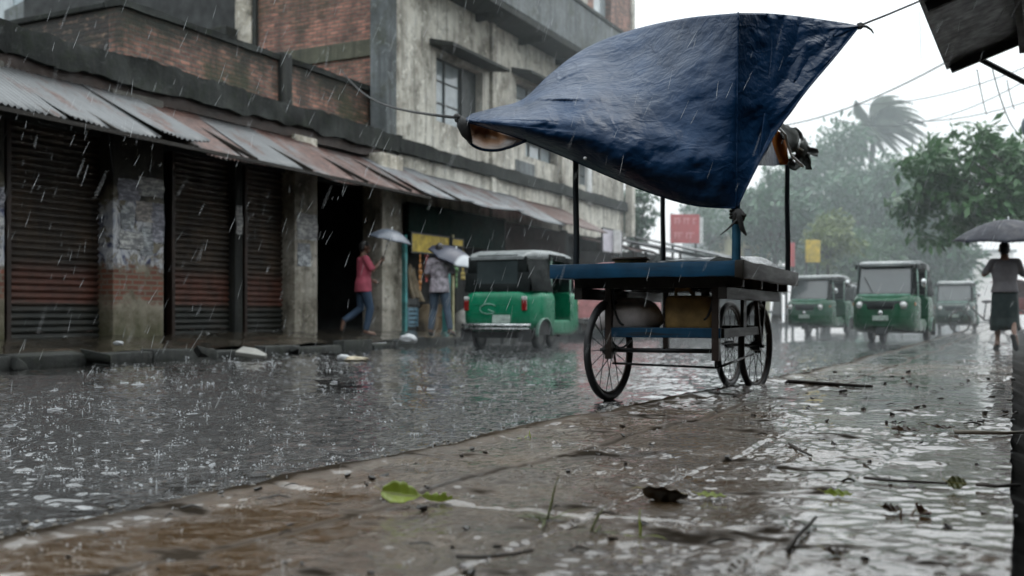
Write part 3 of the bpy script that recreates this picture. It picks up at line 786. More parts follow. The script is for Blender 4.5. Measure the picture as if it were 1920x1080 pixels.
f = window_in(w1, XF, 2, w1[0] + (w1[1] - w1[0]) * .68)
MB().bb((XF - .34, w1[0] + (w1[1] - w1[0]) * .68, w1[2]), (XF - .2, w1[1], w1[3])).build('reveal_shade', M['frame'], f)  # dark panel standing in for the shade on the right window reveal
window_in(w2, XF, 2); window_in(w3, XF, 3, nh=0); window_in(w4, XF, 1, nh=1)
def hood(h, out=.62, drop=.10, over=.3):
    a, b, c, d = h; z = d + .12
    m = MB().prism([(XF, z), (XF + out, z - drop), (XF + out, z - drop + .07), (XF, z + .14)], a - over, b + over, 'y')
    m.build('sunshade', M['conc_dark'], cb_, bevel=.012)
m_ = None
for h in (w1, w2): 
    a, b, c, d = h; z = d + .10
    MB().add([(XF - .01, a - .3, z), (XF + .62, a - .3, z - .08), (XF + .62, b + .3, z - .08), (XF - .01, b + .3, z), (XF - .01, a - .3, z + .16), (XF + .62, a - .3, z + .0), (XF + .62, b + .3, z + .0), (XF - .01, b + .3, z + .16)],
             [(0, 3, 2, 1), (4, 5, 6, 7), (0, 1, 5, 4), (1, 2, 6, 5), (2, 3, 7, 6), (3, 0, 4, 7)]).build('sunshade', M['conc_dark'], cb_, bevel=.012)
pl_ = MB()
for px in (922, 1052): 
    y = yon(px, XF); pl_.bb((XF - .05, y - .11, 3.0), (XF + .09, y + .11, zb_))
each(pl_, 'pilaster', M['conc'], cb_, bevel=.02)
MB().bb((XF - .4, YC0 - .36, 3.0), (XF + .03, YC0 + .02, 12.5)).build('corner_column', M['conc_grey'], cb_, bevel=.02)
lumpy_bar(YC0, YC1, XF - .1, XF + .14, 4.05, 4.35, 'base_band', M['ledge'], cb_, .05, seed=9)
# wall patches and pipes
def patch(pa, pb, yt, yb2, mat, name='wall_patch', t=.02):
    A = W(pa, yt, XF); B = W(pb, yb2, XF); MB().bb((XF - .03, A.y, B.z), (XF + t, B.y, A.z)).build(name, mat, cb_, bevel=.008)
patch(966, 1002, 298, 352, M['conc_grey']); patch(1098, 1106, 300, 384, M['cord_white'], 'drain_pipe', .08)
patch(862, 872, 0, 14, M['frame'], 'vent', .05); patch(1010, 1020, 62, 96, M['frame'], 'downspout', .1)
# balcony
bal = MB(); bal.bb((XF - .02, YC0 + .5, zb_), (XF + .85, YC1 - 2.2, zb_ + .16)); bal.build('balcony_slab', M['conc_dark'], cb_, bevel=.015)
MB().bb((XF + .72, YC0 + .5, zb_ + .162), (XF + .86, YC1 - 2.2, 9.35)).build('balcony_wall', M['conc_grey'], cb_, bevel=.015)
MB().bb((XF + .68, YC0 + .48, 9.352), (XF + .9, YC1 - 2.18, 9.47)).build('balcony_rail', M['conc_dark'], cb_, bevel=.015)
bb_ = MB()
for y in np.arange(YC0 + 1.2, YC1 - 2.5, 2.4): bb_.bb((XF - .02, y - .06, zb_ - .16), (XF + .7, y + .06, zb_ - .003))
each(bb_, 'balcony_bracket', M['conc_dark'], cb_)
# upper brick tower at the far end
ta = yon(1093, XF + .25)
tw = MB(); hx = XF + .25
wt = (yon(1113, hx), yon(1146, hx), 9.1, 11.4)
wall_holes(tw, hx, ta, YC1 + .25, 7.6, 12.6, [wt], .3); tw.build('tower_wall', M['brick2'], cb_, fixn=False)
MB().bb((-15, ta + .02, 7.6), (hx - .31, YC1 + .23, 12.6)).build('tower_core', M['interior'], cb_)
MB().bb((hx - .25, wt[0], wt[2]), (hx - .2, wt[1], wt[3])).build('pane', M['glass'], cb_)
tp = MB(); tp.bb((hx - .2, ta - .2, 7.6), (hx + .06, ta + .25, 12.6)); tp.bb((hx - .2, YC1, 3.2), (hx + .06, YC1 + .3, 12.6)); each(tp, 'tower_column', M['conc'], cb_, bevel=.02)
# side face towards the camera: brick infill between concrete members
ys_ = YC0
def side_pt(px, py):              # point on the plane y = ys_
    t = (px - CX) / F; w = ys_ / (t * ST + CT); return P(px, py, w)
xa_, xb_ = side_pt(482, 0).x, XF - .4
MB().bb((xa_, ys_, 4.0), (xb_, ys_ + .3, 12.4)).build('infill_wall', M['brick2'], cb_)
MB().bb((-24, ys_ + .02, 4.0), (side_pt(447, 0).x, ys_ + .3, 7.05)).build('infill_wall', M['brick_dark'], cb_)
zB = side_pt(640, 105).z
MB().bb((xa_, ys_ - .05, zB - .1), (xb_, ys_ - .002, zB + .28)).build('tie_beam', concrete_mat('mossy_beam', (.09, .09, .06), (.06, .06, .04), (.03, .032, .022)), cb_, bevel=.02)
MB().bb((side_pt(447, 0).x, ys_ - .12, 4.0), (side_pt(477, 0).x, ys_ + .2, 12.4)).build('column', M['pillar_pale'], cb_, bevel=.02)
MB().bb((side_pt(477, 0).x, ys_ - .08, 4.0), (side_pt(484, 0).x, ys_ - .003, 12.4)).build('column', M['conc_dark'], cb_)
MB().bb((side_pt(404, 0).x, ys_ - .1, 4.0), (side_pt(412, 0).x, ys_ + .01, 7.0)).build('column', M['conc_grey'], cb_)
MB().bb((-24, ys_ - .5, 6.95), (side_pt(452, 0).x, ys_ + .6, 7.2)).build('lower_roof', M['conc_dark'], cb_, bevel=.02)

# awning and ground floor of the concrete building
def awn2(pa, pb, mat, za=3.72, zb=2.92, seed=0, **k):
    y0, y1 = yon(pa, XB), yon(pb, XB); tin_sheet(y0, y1, XA, za, XB, zb, 'awning_sheet', mat, cb_, seed=seed, **k)
awn2(792, 890, M['tin_far'], 3.74, 2.95, seed=11, lift=.03); awn2(886, 985, M['tin_far'], 3.72, 2.98, seed=12, twist=.05); awn2(980, 1062, M['tin_far'], 3.7, 2.9, seed=13, twist=-.05); awn2(1058, 1140, M['tin_rust'], 3.66, 2.9, seed=14)
gf = MB()
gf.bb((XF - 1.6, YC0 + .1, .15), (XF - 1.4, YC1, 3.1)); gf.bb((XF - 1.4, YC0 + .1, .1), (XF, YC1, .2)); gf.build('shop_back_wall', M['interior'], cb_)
A = W(765, 400, XF + .5); B = W(1010, 455, XF + .5)
MB().bb((XF + .42, yon(765, XF + .5), 2.15), (XF + .52, yon(945, XF + .5), 2.95)).build('fascia', M['fascia'] if 'fascia' in M else m_basic('dark_green_fascia', (.005, .016, .013), .85, dirt=.4, spec=.1), cb_, bevel=.01)
MB().bb((XF + .3, yon(948, XF + .4), 2.2), (XF + .4, yon(1060, XF + .4), 2.9)).build('fascia', m_basic('brown_signboard', (.028, .018, .015), .8, dirt=.5, spec=.15), cb_, bevel=.01)
ps = MB()
for px in (860, 945, 1062, 1130): 
    y = yon(px, XF + .3); ps.bb((XF + .15, y - .12, .1), (XF + .3, y + .12, 3.0))
each(ps, 'shop_post', M['conc_dark'], cb_, bevel=.02)
# ------------------------------------------------------------------ small things of the left side
def hang(name, px0, px1, y0p, y1p, X, mat, label, cat, t=.05, bevel=.01, group=None):
    A = W(px0, y0p, X); B = W(px1, y1p, X)
    return MB().bb((X - t, A.y, B.z), (X, B.y, A.z)).build(name, mat, bevel=bevel, label=label, cat=cat, group=group)
yel = m_basic('yellow_signboard', (.50, .36, .035), .5, var=.4, scale=7, dirt=.4)
def signboard(name, px0, px1, y0p, y1p, X, mat, label, glyph=None, rows=2):
    A = W(px0, y0p, X); B = W(px1, y1p, X)
    r = empty(name, ((X, (A.y + B.y) / 2, B.z)), label=label, cat='sign')
    MB().bb((X - .05, A.y, B.z), (X, B.y, A.z)).build('panel', mat, r, bevel=.01)
    fr = MB(); t = .03
    fr.bb((X - .04, A.y - t, B.z - t), (X + .015, B.y + t, B.z)); fr.bb((X - .04, A.y - t, A.z), (X + .015, B.y + t, A.z + t))
    fr.bb((X - .04, A.y - t, B.z), (X + .015, A.y, A.z)); fr.bb((X - .04, B.y, B.z), (X + .015, B.y + t, A.z)); fr.build('frame', M['frame'], r)
    if glyph is not None: scribble(r, X + .006, A.y, B.y, B.z, A.z, glyph, rows)
    return r
def scribble(parent, X, y0, y1, z0, z1, mat, rows=2, seed=1):
    """out-of-focus rows of connected lettering hanging from a head line, as on the signs of this street (unreadable in the photo)"""
    rn = random.Random(seed + int(abs(y0) * 10)); m = MB()
    hh = (z1 - z0) / rows
    for r_ in range(rows):
        zt = z1 - hh * (r_ + .25); s = hh * .5; y = y0 + (y1 - y0) * .1; ye = y1 - (y1 - y0) * rn.uniform(.1, .25)
        while y < ye:
            L = min(rn.uniform(.5, 1.3) * s * 2.2, ye - y)
            m.box((X, y + L / 2, zt), (.006, L, s * .16))
            q = y + s * .2
            while q < y + L - s * .1:
                k = rn.randint(0, 2)
                m.box((X, q, zt - s * .45), (.006, s * .14, s * .8))
                if k: m.box((X, q + s * .2, zt - s * (.35 + .2 * k)), (.006, s * .45, s * .13), (rn.uniform(-.6, .6), 0, 0))
                q += s * rn.uniform(.5, .8)
            y += L + s * .5
    return m.build('lettering', mat, parent)
white_paint = m_basic('faded_white_lettering', (.62, .58, .56), .5, var=.1, bump=0)
signboard('yellow_signboard', 772, 842, 437, 478, XF + .62, yel, 'yellow shop signboard hanging in the dark shopfront beside the pillar')
signboard('yellow_signboard', 848, 868, 448, 462, XF + .66, yel, 'small yellow sign right of the bigger yellow signboard')
signboard('white_signboard', 1130, 1166, 428, 476, XF + 1.2, m_basic('pale_lilac_board', (.5, .48, .53), .5, var=.2, scale=3), 'pale lilac signboard at the end of the tin awning')
def bag_mesh(c, d, seed, rough=.18, nu=26, nv=18, flat=.0):
    b = MB(); b.ball((0, 0, 0), (1, 1, 1), nu, nv); out = []
    for v in b.v:
        x, y, z = v
        q = float(fbm(np.array(x * 2.2 + seed), np.array(y * 2.2 + z * 1.7), 91 + seed, 4)) - .5
        s = 1 + q * rough * 3; z2 = max(z * s, -.72 + flat)
        out.append((c[0] + x * s * d[0] / 2, c[1] + y * s * d[1] / 2, c[2] + (z2 + .72) / 1.72 * d[2])); 
    b.v = out; return b
tanc = m_basic('tan_plastic_sheet', (.24, .19, .12), .5, var=.4, dirt=.3)
def drape(name, px0, px1, y0p, y1p, X, mat, label, cat):
    A = W(px0, y0p, X); B = W(px1, y1p, X); n = 18; arr = []
    for i in range(n + 1):
        t = i / n; row = []
        for j in range(n + 1):
            s = j / n; row.append((X + .05 * math.sin(s * 17) * (.3 + t) + .12 * t * t, A.y + (B.y - A.y) * (s * (.5 + .5 * t) + (.1 * (1 - t))), A.z + (B.z - A.z) * t + .05 * math.sin(s * 6)))
        arr.append(row)
    return MB().grid(arr).build(name, mat, smooth=True, solid=.006, label=label, cat=cat)
drape('plastic_sheet', 762, 788, 498, 562, XF + .2, tanc, 'tan plastic sheet draped beside the pale shop pillar', 'sheet')
bl = m_basic('faded_blue_crate', (.12, .22, .28), .5, dirt=.4)
def crate(name, px0, px1, y0p, y1p, X, mat, label, depth=.4):
    A = W(px0, y0p, X); B = W(px1, y1p, X); m = MB(); t = .03; z0, z1 = B.z, A.z; ya, yb = A.y, B.y
    m.bb((X - depth, ya, z0), (X, yb, z0 + t))
    for z in np.linspace(z0 + .06, z1 - .05, 4):
        h = (z1 - z0) * .16
        m.bb((X - t, ya, z), (X, yb, z + h)); m.bb((X - depth, ya, z), (X - depth + t, yb, z + h)); m.bb((X - depth + t, ya, z), (X - t, ya + t, z + h)); m.bb((X - depth + t, yb - t, z), (X - t, yb, z + h))
    for (x, y) in ((X + .01, ya - .01), (X + .01, yb - .03), (X - depth - .01, ya - .01), (X - depth - .01, yb - .03)): m.bb((x - .04, y, z0), (x, y + .04, z1))
    return m.build(name, mat, label=label, cat='crate')
crate('blue_crate', 765, 783, 578, 612, XF + .4, bl, 'pale blue plastic crate on the pavement right of the pale pillar')
crate('dark_crate', 763, 784, 558, 577, XF + .4, M['frame'], 'black crate resting on the pale blue crate')
def post(name, px, y0p, X, w, mat, label, z0=.2):
    A = W(px, y0p, X); m = MB(); m.bb((X - w, A.y - w / 2, z0), (X, A.y + w / 2, A.z)); m.bb((X - w * 1.6, A.y - w * 1.1, z0 - .05), (X + w * .6, A.y + w * 1.1, z0 + .03))
    return m.build(name, mat, bevel=.008, label=label, cat='post')
teal = m_basic('teal_painted_wood', (.05, .24, .24), .45, dirt=.5)
post('teal_post', 762, 440, XF + .55, .09, teal, 'slim teal awning post right against the pale shop pillar')
post('teal_post', 842, 455, XF + .6, .14, teal, 'wider teal post behind the person with the slanted umbrella')
post('yellow_post', 851, 440, XF + .62, .05, m_basic('cream_pipe', (.45, .42, .25), .5), 'thin cream pipe standing by the wider teal post')
for px, X_, sz, sd_, mt, lb in ((800, XF + .45, (.5, .45, .62), 21, m_basic('jute', (.16, .12, .075), .8, var=.3, dirt=.3), 'brown jute sack standing in the dark shop behind the second umbrella'),
                                (868, XF + .5, (.45, .4, .5), 22, m_basic('white_woven_sack', (.36, .35, .32), .6, var=.3, dirt=.4), 'pale woven sack half hidden by the bright green rickshaw')):
    q = W(px, 600, X_); bag_mesh((q.x, q.y, .19), sz, sd_, .14).build('sack', mt, smooth=True, label=lb, cat='sack')
for k, (px, z0_) in enumerate(((818, .2), (820, .52), (860, .2))):
    q = W(px, 600, XF - .1); MB().bb((q.x - .35, q.y - .22, z0_), (q.x + .1, q.y + .22, z0_ + .3)).build('carton', m_basic('damp_cardboard', (.20, .14, .08), .8, var=.3, dirt=.3), bevel=.008, label=['lower damp carton in the dark shop behind the person in white', 'upper damp carton in the dark shop behind the person in white', 'single damp carton deeper in the dark shop near the rickshaw'][k], cat='carton')
# strips of small packets hanging in the dark shopfront
for k, (px, yt, yb_, c, lb) in enumerate(((788, 474, 545, (.40, .16, .03), 'strip of orange packets hanging nearest the pale pillar'), (800, 474, 530, (.34, .05, .04), 'strip of red packets hanging beside the orange packets'),
                                (856, 470, 540, (.12, .26, .10), 'strip of green packets hanging right of the cream pipe'), (868, 470, 525, (.42, .32, .08), 'strip of yellow packets hanging just left of the bright green rickshaw'))):
    A = W(px, yt, XF + .58); B = W(px, yb_, XF + .58); m = MB(); nn = 7; rn = random.Random(k)
    m.tube([A + Vector((0, 0, .12)), B], .006, 5)
    for j in range(nn):
        p = A.lerp(B, (j + .5) / nn); h = (A.z - B.z) / nn * .42; rz = Matrix.Rotation(rn.uniform(-.5, .5), 3, 'Z'); pts = []
        for (y, z, d) in ((-.055, -h, 0), (.055, -h, 0), (.055, h, 0), (-.055, h, 0), (0, 0, .025), (0, 0, -.025)): pts.append(p + rz @ Vector((d, y, z)))
        m.add(pts, [(0, 1, 4), (1, 2, 4), (2, 3, 4), (3, 0, 4), (1, 0, 5), (2, 1, 5), (3, 2, 5), (0, 3, 5)])
    m.build('packet_strip', m_basic('packet_foil', c, .4, var=.5, scale=14), label=lb, cat='packets', group='strips of packets hanging in the shopfront')
# litter on the left pavement and road
def litter(name, px, py, z, d, mat, label, cat, seed, fl=.0):
    p = G(px, py, z); m = bag_mesh((p.x, p.y, z - .02), d, seed, .3); return m.build(name, mat, smooth=True, label=label, cat=cat)
wp = m_basic('white_plastic', (.38, .39, .4), .35, var=.25, scale=9)
litter('plastic_bag', 766, 640, .17, (.30, .22, .13), wp, 'crumpled white plastic bag on the pavement by the pillar', 'litter', 2)
litter('paper_scrap', 222, 644, .26, (.13, .09, .05), wp, 'tiny white scrap below the pillar of torn posters', 'litter', 3)
litter('paper_scrap', 645, 673, .02, (.2, .14, .08), wp, 'white scrap in the road left of the beige rag', 'litter', 5)
litter('cloth_rag', 668, 675, .01, (.36, .2, .07), m_basic('beige_rag', (.42, .36, .26), .6, var=.4, scale=8), 'flattened beige rag lying in the road by the far kerb', 'litter', 6)
A = G(472, 676, .0)
sl = MB(); 
prof = [(-.20, -.08), (-.15, .10), (.03, .095), (.21, -.02), (.19, -.08)]
rz_ = Matrix.Rotation(R(28), 3, 'Z') @ Matrix.Rotation(R(8), 3, 'Y') @ Matrix.Rotation(R(24), 3, 'X')
vs = [Vector(A) + Vector((0, 0, .10)) + rz_ @ Vector((x, y, dz)) for dz in (-.03, .03) for x, y in prof]
sl.add(vs, [tuple(range(4, -1, -1)), tuple(range(5, 10))] + [(k, (k + 1) % 5, 5 + (k + 1) % 5, 5 + k) for k in range(5)])
sl.build('broken_slab', m_basic('pale_broken_concrete', (.22, .215, .195), .5, var=.25, bump=.5), bevel=.012, label='pale broken concrete slab leaning on the far kerb', cat='slab')
for i, (px, py, s) in enumerate(((30, 690, .3), (190, 683, .34), (395, 675, .26), (310, 655, .2), (560, 662, .2))):
    p = G(px, py, .02); m = MB(); m.box((p.x - .05, p.y, .1), (s, s * .6, .09), (.2 * math.sin(i * 3), .15, .5 * i), .05)
    m.build('broken_kerbstone', M['conc_dark'], bevel=.03, smooth=True, cat='rubble', group='broken chunks along the far kerb',
            label=['grey chunk at the far kerb, farthest left of the broken chunks', 'long grey chunk at the far kerb below the torn posters', 'grey chunk at the far kerb just left of the pale slab', 'small chunk up on the pavement below the middle shutter', 'small chunk at the kerb just right of the pale slab'][i])

# ------------------------------------------------------------------ pale building far left behind the parapet
pb_ = empty('pale_building', P(90, 300, 30) * 1, label='pale blue grey building rising behind the brick parapet', cat='building')
def plane_y(Yp, px, py):
    t = (px - CX) / F; return P(px, py, Yp / (t * ST + CT))
Yq = 23.0
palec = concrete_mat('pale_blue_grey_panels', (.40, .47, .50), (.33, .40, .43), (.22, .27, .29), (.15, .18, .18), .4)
x0 = plane_y(Yq, -260, 0).x; x1 = plane_y(Yq, 290, 0).x
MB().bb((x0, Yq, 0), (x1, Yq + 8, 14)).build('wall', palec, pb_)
wn = MB(); 
for (a, b) in ((-60, 26), (118, 140)): wn.bb((plane_y(Yq, a, 0).x, Yq - .03, 7.2), (plane_y(Yq, b, 0).x, Yq + .02, 12))
each(wn, 'window', M['glass'], pb_)
MB().tube([(plane_y(Yq - .15, 145, 0).x, Yq - .15, 5.5), (plane_y(Yq - .15, 145, 0).x, Yq - .15, 13)], .11, 10).build('pipe', M['cord_white'], pb_, smooth=True)
a = plane_y(Yq - .6, 38, 0).x; b = plane_y(Yq - .6, 94, 0).x
zt = plane_y(Yq - .6, 60, 22).z
MB().add([(a, Yq - 1.2, zt - 1.3), (b, Yq - 1.2, zt - 1.3), (b, Yq - 1.2, zt + .25), (a, Yq - 1.2, zt - .05), (a, Yq, zt - 1.3), (b, Yq, zt - 1.3), (b, Yq, zt + .25), (a, Yq, zt - .05)],
         [(0, 1, 2, 3), (7, 6, 5, 4), (0, 4, 5, 1), (1, 5, 6, 2), (2, 6, 7, 3), (3, 7, 4, 0)]).build('lean_to', M['conc_grey'], pb_)
# ------------------------------------------------------------------ vendor's cart (local: front right corner at the origin, +y away from the camera)
cart = empty('vendor_cart', (0, 0, 0), label='blue wooden street vendor pushcart with spoked wheels and four posts', cat='pushcart')
def wheel_at(parent, name, c, rz, Rr=.365, spokes=18, tyre=.026, axle=.07):
    e = empty(name, (0, 0, 0)); e.parent = parent
    n = 40; ring = lambda r: [Vector((0, r * math.cos(2 * math.pi * k / n), r * math.sin(2 * math.pi * k / n))) for k in range(n)]
    MB().loop(ring(Rr - tyre), tyre, 10).build('tyre', M['rubber'], e, smooth=True)
    MB().loop(ring(Rr - tyre * 2 - .006), .011, 8).build('rim', M['rust_iron'], e, smooth=True)
    s = MB()
    for k in range(spokes):
        t = 2 * math.pi * k / spokes; sd = .03 if k % 2 else -.03; t2 = t + (.35 if (k // 2) % 2 else -.35)
        s.tube([(sd, .025 * math.cos(t2), .025 * math.sin(t2)), (0, (Rr - tyre * 2) * math.cos(t), (Rr - tyre * 2) * math.sin(t))], .0032, 5)
    s.build('spokes', M['iron'], e)
    MB().tube([(-axle, 0, 0), (-.04, 0, 0), (-.04, 0, 0), (.04, 0, 0), (.04, 0, 0), (axle, 0, 0)], [.014, .014, .036, .036, .014, .014], 12).build('hub', M['iron'], e, smooth='auto')
    e.location = (c[0], c[1], c[2]); e.rotation_euler = (0, 0, rz)
    return e
LX = -1.27; LY = 2.12
bd = MB(); nb = 9
for i in range(nb):
    a = LX + .03 + (abs(LX) - .06) * i / nb; b = LX + .03 + (abs(LX) - .06) * (i + 1) / nb
    bd.bb((a + .004, .03, .915 + .004 * math.sin(i * 2)), (b - .004, LY - .03, .94 + .004 * math.sin(i * 2)))
bd.build('table_top', M['brown_wood'], cart, bevel=.004)
def warped_plank(a, b, w, h, mat, name, seed):
    a = Vector(a); b = Vector(b); d = (b - a).normalized(); s = d.cross(Vector((0, 0, 1))); rn = random.Random(seed); rings = []
    for i in range(15):
        t = i / 14; p = a + (b - a) * t; k = .004
        j = lambda: rn.uniform(-k, k)
        rings.append([p - s * (w / 2 + j()) + Vector((0, 0, -h / 2 + j())), p + s * (w / 2 + j()) + Vector((0, 0, -h / 2 + j())), p + s * (w / 2 + j()) + Vector((0, 0, h / 2 + j())), p - s * (w / 2 + j()) + Vector((0, 0, h / 2 + j()))])
    return MB().loft(rings).build(name, mat, cart, bevel=.006, smooth=True)
warped_plank((LX - .06, -.005, .915), (-.035, -.005, .915), .05, .098, M['blue_wood'], 'front_plank', 1)
warped_plank((-.005, -.06, .91), (-.005, LY + .05, .91), .055, .115, M['brown_wood'], 'side_plank', 2)
warped_plank((LX, .03, .915), (LX, LY, .915), .05, .10, M['blue_wood'], 'side_plank', 3)
warped_plank((LX, LY, .915), (-.035, LY, .915), .05, .10, M['blue_wood'], 'back_plank', 4)
ub = MB()
for y in (.25, .9, 1.55, 2.0): ub.bb((LX + .03, y - .03, .80), (-.04, y + .03, .912))
for x in (LX + .12, -.14): ub.bb((x - .03, .06, .72), (x + .03, LY - .06, .80))
each(ub, 'under_beam', M['brown_wood'], cart, bevel=.005)
FRp, FLp, BLp, BRp = (-.055, .075), (LX + .10, .07), (-1.10, 2.0), (-.035, 1.98)
for (x, y), top, r, mt in ((FRp, 2.50, .029, M['blue_post']), (FLp, 1.92, .022, M['dark_post']), (BLp, 1.95, .022, M['dark_post']), (BRp, 1.9, .021, M['dark_post'])):
    pts = [(x, y, .86), (x + .004, y, 1.15), (x - .004, y + .003, 1.5), (x, y, top)]
    MB().tube(pts, [r * 1.05, r, r * .97, r * .95], 10).build('post', mt, cart, smooth='auto')
for (x, y) in ((LX + .27, .28), (-.235, .28), (LX + .27, 1.75), (-.235, 1.75)):
    MB().bb((x - .024, y - .024, .30), (x + .024, y + .024, .80)).build('leg', M['rust_iron'], cart, bevel=.004)
# lower shelf
MB().bb((LX + .24, .262, .455), (-.20, .30, .525)).build('shelf_beam', M['blue_wood'], cart, bevel=.006)
MB().bb((LX + .26, .302, .475), (-.22, 1.75, .50)).build('shelf_board', M['brown_wood'], cart, bevel=.004)
MB().bb((LX + .24, 1.752, .455), (-.20, 1.79, .525)).build('shelf_beam', M['brown_wood'], cart, bevel=.006)
for y, zt_ in ((.98, .80),): MB().bb((-.215, y, .455), (-.19, y + .11, zt_)).build('shelf_slat', M['brown_wood'], cart, bevel=.006)
MB().bb((-.219, .32, .455), (-.186, 1.75, .52)).build('shelf_beam', M['brown_wood'], cart, bevel=.006)
br = MB(); n = 12
br.tube([(LX + .28, .27, .80)] + [(LX + .30 + .09 * (1 - math.cos(t)), .27, .80 - .26 * math.sin(t)) for t in np.linspace(0, 1.5, n)], .009, 6)
br.tube([(-.24, .27, .80)] + [(-.25 - .07 * (1 - math.cos(t)), .27, .80 - .22 * math.sin(t)) for t in np.linspace(0, 1.5, n)], .009, 6)
each(br, 'brace', M['iron'], cart, smooth=True)
wheel_at(cart, 'wheel', (-1.015, .33, .362), R(-7.5))
wheel_at(cart, 'wheel', (-.225, 1.62, .362), R(-8))
wheel_at(cart, 'wheel', (-.52, 2.02, .362), R(-5))
ax = MB(); ax.tube([(-1.03, .33, .362), (-.25, .33, .365)], .017, 10); ax.tube([(-.56, 2.03, .362), (-.2, 1.6, .362)], .016, 10); ax.build('axle', M['iron'], cart, smooth=True)
rd = MB(); rd.tube([(-1.0, .36, .265), (-.24, .36, .25)], .0085, 8); rd.tube([(-.98, .36, .265), (-.98, .33, .36)], .008, 6); rd.tube([(-.24, .3, .25), (-.235, .3, .5)], .009, 6)
rd.tube([(-.24, .36, .25), (-.24, 1.6, .30)], .009, 6); rd.build('tie_rod', M['iron'], cart, smooth=True)
cv = MB(); cv.tube([(-1.0 + .17 * k, .29, .45 - .07 * math.sin(k * 3.14)) for k in np.linspace(0, 1, 9)], .008, 6); cv.build('spring', M['iron'], cart, smooth=True)
fb = MB()
for y in (1.45, 1.78): fb.bar((-.19, y, .72), (-.19, 1.62, .37), .03, .02)
each(fb, 'fork', M['rust_iron'], cart)
CART = Matrix.Translation((-1.56, 6.4, 0)) @ Matrix.Rotation(R(2), 4, 'Z')
cart.location = (-1.56, 6.4, 0); cart.rotation_euler = (0, 0, R(2))
def cw(x, y, z): return CART @ Vector((x, y, z))

# goods on and under the table
def good(name, c, d, seed, mat, label, cat, rough=.2, rz=0, sub=1):
    p = cw(*c); b = bag_mesh((0, 0, 0), d, seed, rough); o = b.build(name, mat, smooth=True, label=label, cat=cat); o.location = p; o.rotation_euler = (0, 0, rz); return o
good('sack', (-.93, .52, .50), (.50, .36, .24), 11, m_basic('grey_white_sack', (.78, .72, .72), .5, var=.25, scale=9, dirt=.2, bump=.6, bscale=14), 'grubby white sack bulging on the lower shelf of the cart', 'sack', .16)
good('rag_bundle', (-1.02, .56, .70), (.14, .2, .10), 12, M['rag'], 'dark rag lying on top of the grubby white sack', 'rag', .3)
yb_ = m_basic('amber_plastic', (.42, .27, .10), .5, var=.5, scale=7, dirt=.25, bump=.4, bscale=14)
yr = empty('jerrycan', (0, 0, 0), label='amber plastic jerrycan on the lower shelf right of the white sack', cat='jerrycan')
MB().bb((-.17, -.12, .001), (.17, .12, .25)).build('body', yb_, yr, bevel=.04, seg=3, smooth=True)
gv = MB(); gv.tube([(-.11, 0, .25), (-.11, 0, .29), (-.02, 0, .30), (.02, 0, .25)], .015, 8); gv.build('handle', yb_, yr, smooth=True)
MB().tube([(.10, 0, .24), (.10, 0, .285)], .03, 12).build('cap', M['rust_iron'], yr, smooth='auto')
yr.location = cw(-.46, .50, .50); yr.rotation_euler = (0, 0, R(5))
bk = empty('woven_basket', (0, 0, 0), label='shallow woven straw basket on the front of the cart table', cat='basket')
n = 24; pr = [(.02, .0), (.09, .002), (.12, .05), (.128, .055), (.118, .06), (.085, .012)]
arr = [[(r * math.cos(2 * math.pi * k / n), r * math.sin(2 * math.pi * k / n), z) for r, z in pr] for k in range(n + 1)]
MB().grid(arr).build('body', m_basic('wet_straw', (.40, .30, .13), .6, var=.4, scale=30, bump=.6), bk, smooth=True)
MB().loop([Vector((.124 * math.cos(2 * math.pi * k / n), .124 * math.sin(2 * math.pi * k / n), .057)) for k in range(n)], .010, 6).build('rim', M['rust_iron'], bk, smooth=True)
bk.location = cw(-.80, .16, .942)
clear = m_basic('crumpled_clear_plastic', (.60, .62, .64), .22, var=.3, scale=10, bump=.5, bscale=18)
good('plastic_sheet', (-.34, .35, .938), (.55, .4, .07), 14, clear, 'crumpled clear plastic sheet on the cart table left of the blue front post', 'sheet', .3)
good('plastic_sheet', (-.12, 1.0, .938), (.2, 1.3, .10), 15, clear, 'long clear plastic sheet along the brown side of the cart table', 'sheet', .25)
good('cloth_bundle', (-1.05, .5, .938), (.5, .4, .06), 16, m_basic('pink_wet_cloth', (.55, .25, .25), .6, var=.3), 'flat pink cloth on the left of the cart table', 'cloth', .25)
good('dark_pouch', (-.18, .18, .938), (.14, .12, .06), 17, M['rag'], 'small dark pouch beside the foot of the blue front post', 'pouch', .3)

# ------------------------------------------------------------------ tarpaulin
def spl(pts, t):
    """Catmull-Rom through control points, t in [0,1]"""
    n = len(pts) - 1; x = min(max(t * n, 0), n - 1e-9); i = int(x); f = x - i
    p = [np.array(pts[min(max(k, 0), n)], float) for k in (i - 1, i, i + 1, i + 2)]
    return .5 * (2 * p[1] + (p[2] - p[0]) * f + (2 * p[0] - 5 * p[1] + 4 * p[2] - p[3]) * f ** 2 + (3 * p[1] - p[0] - 3 * p[2] + p[3]) * f ** 3)
tarp = empty('tarpaulin', (0, 0, 0), label='dark blue wet tarpaulin billowing in the wind over the cart', cat='tarpaulin')
botA = [(869, 226, 7.0), (925, 243, 6.85), (985, 263, 6.85), (1060, 294, 6.92), (1140, 329, 6.85), (1220, 361, 6.72), (1300, 384, 6.55), (1381, 390, 6.36)]
topA = [(884, 213, 7.1), (930, 201, 7.2), (980, 186, 7.4), (1033, 137, 7.7), (1100, 89, 7.9), (1185, 56, 7.8), (1285, 34, 7.1), (1385, 24, 6.40)]
botB = [(1381, 390, 6.36), (1412, 325, 6.45), (1452, 252, 6.58), (1508, 174, 6.75), (1560, 112, 6.95), (1607, 54, 7.15)]
topB = [(1385, 24, 6.40), (1440, 25, 6.72), (1495, 30, 6.95), (1545, 37, 7.08), (1585, 43, 7.13), (1610, 48, 7.15)]
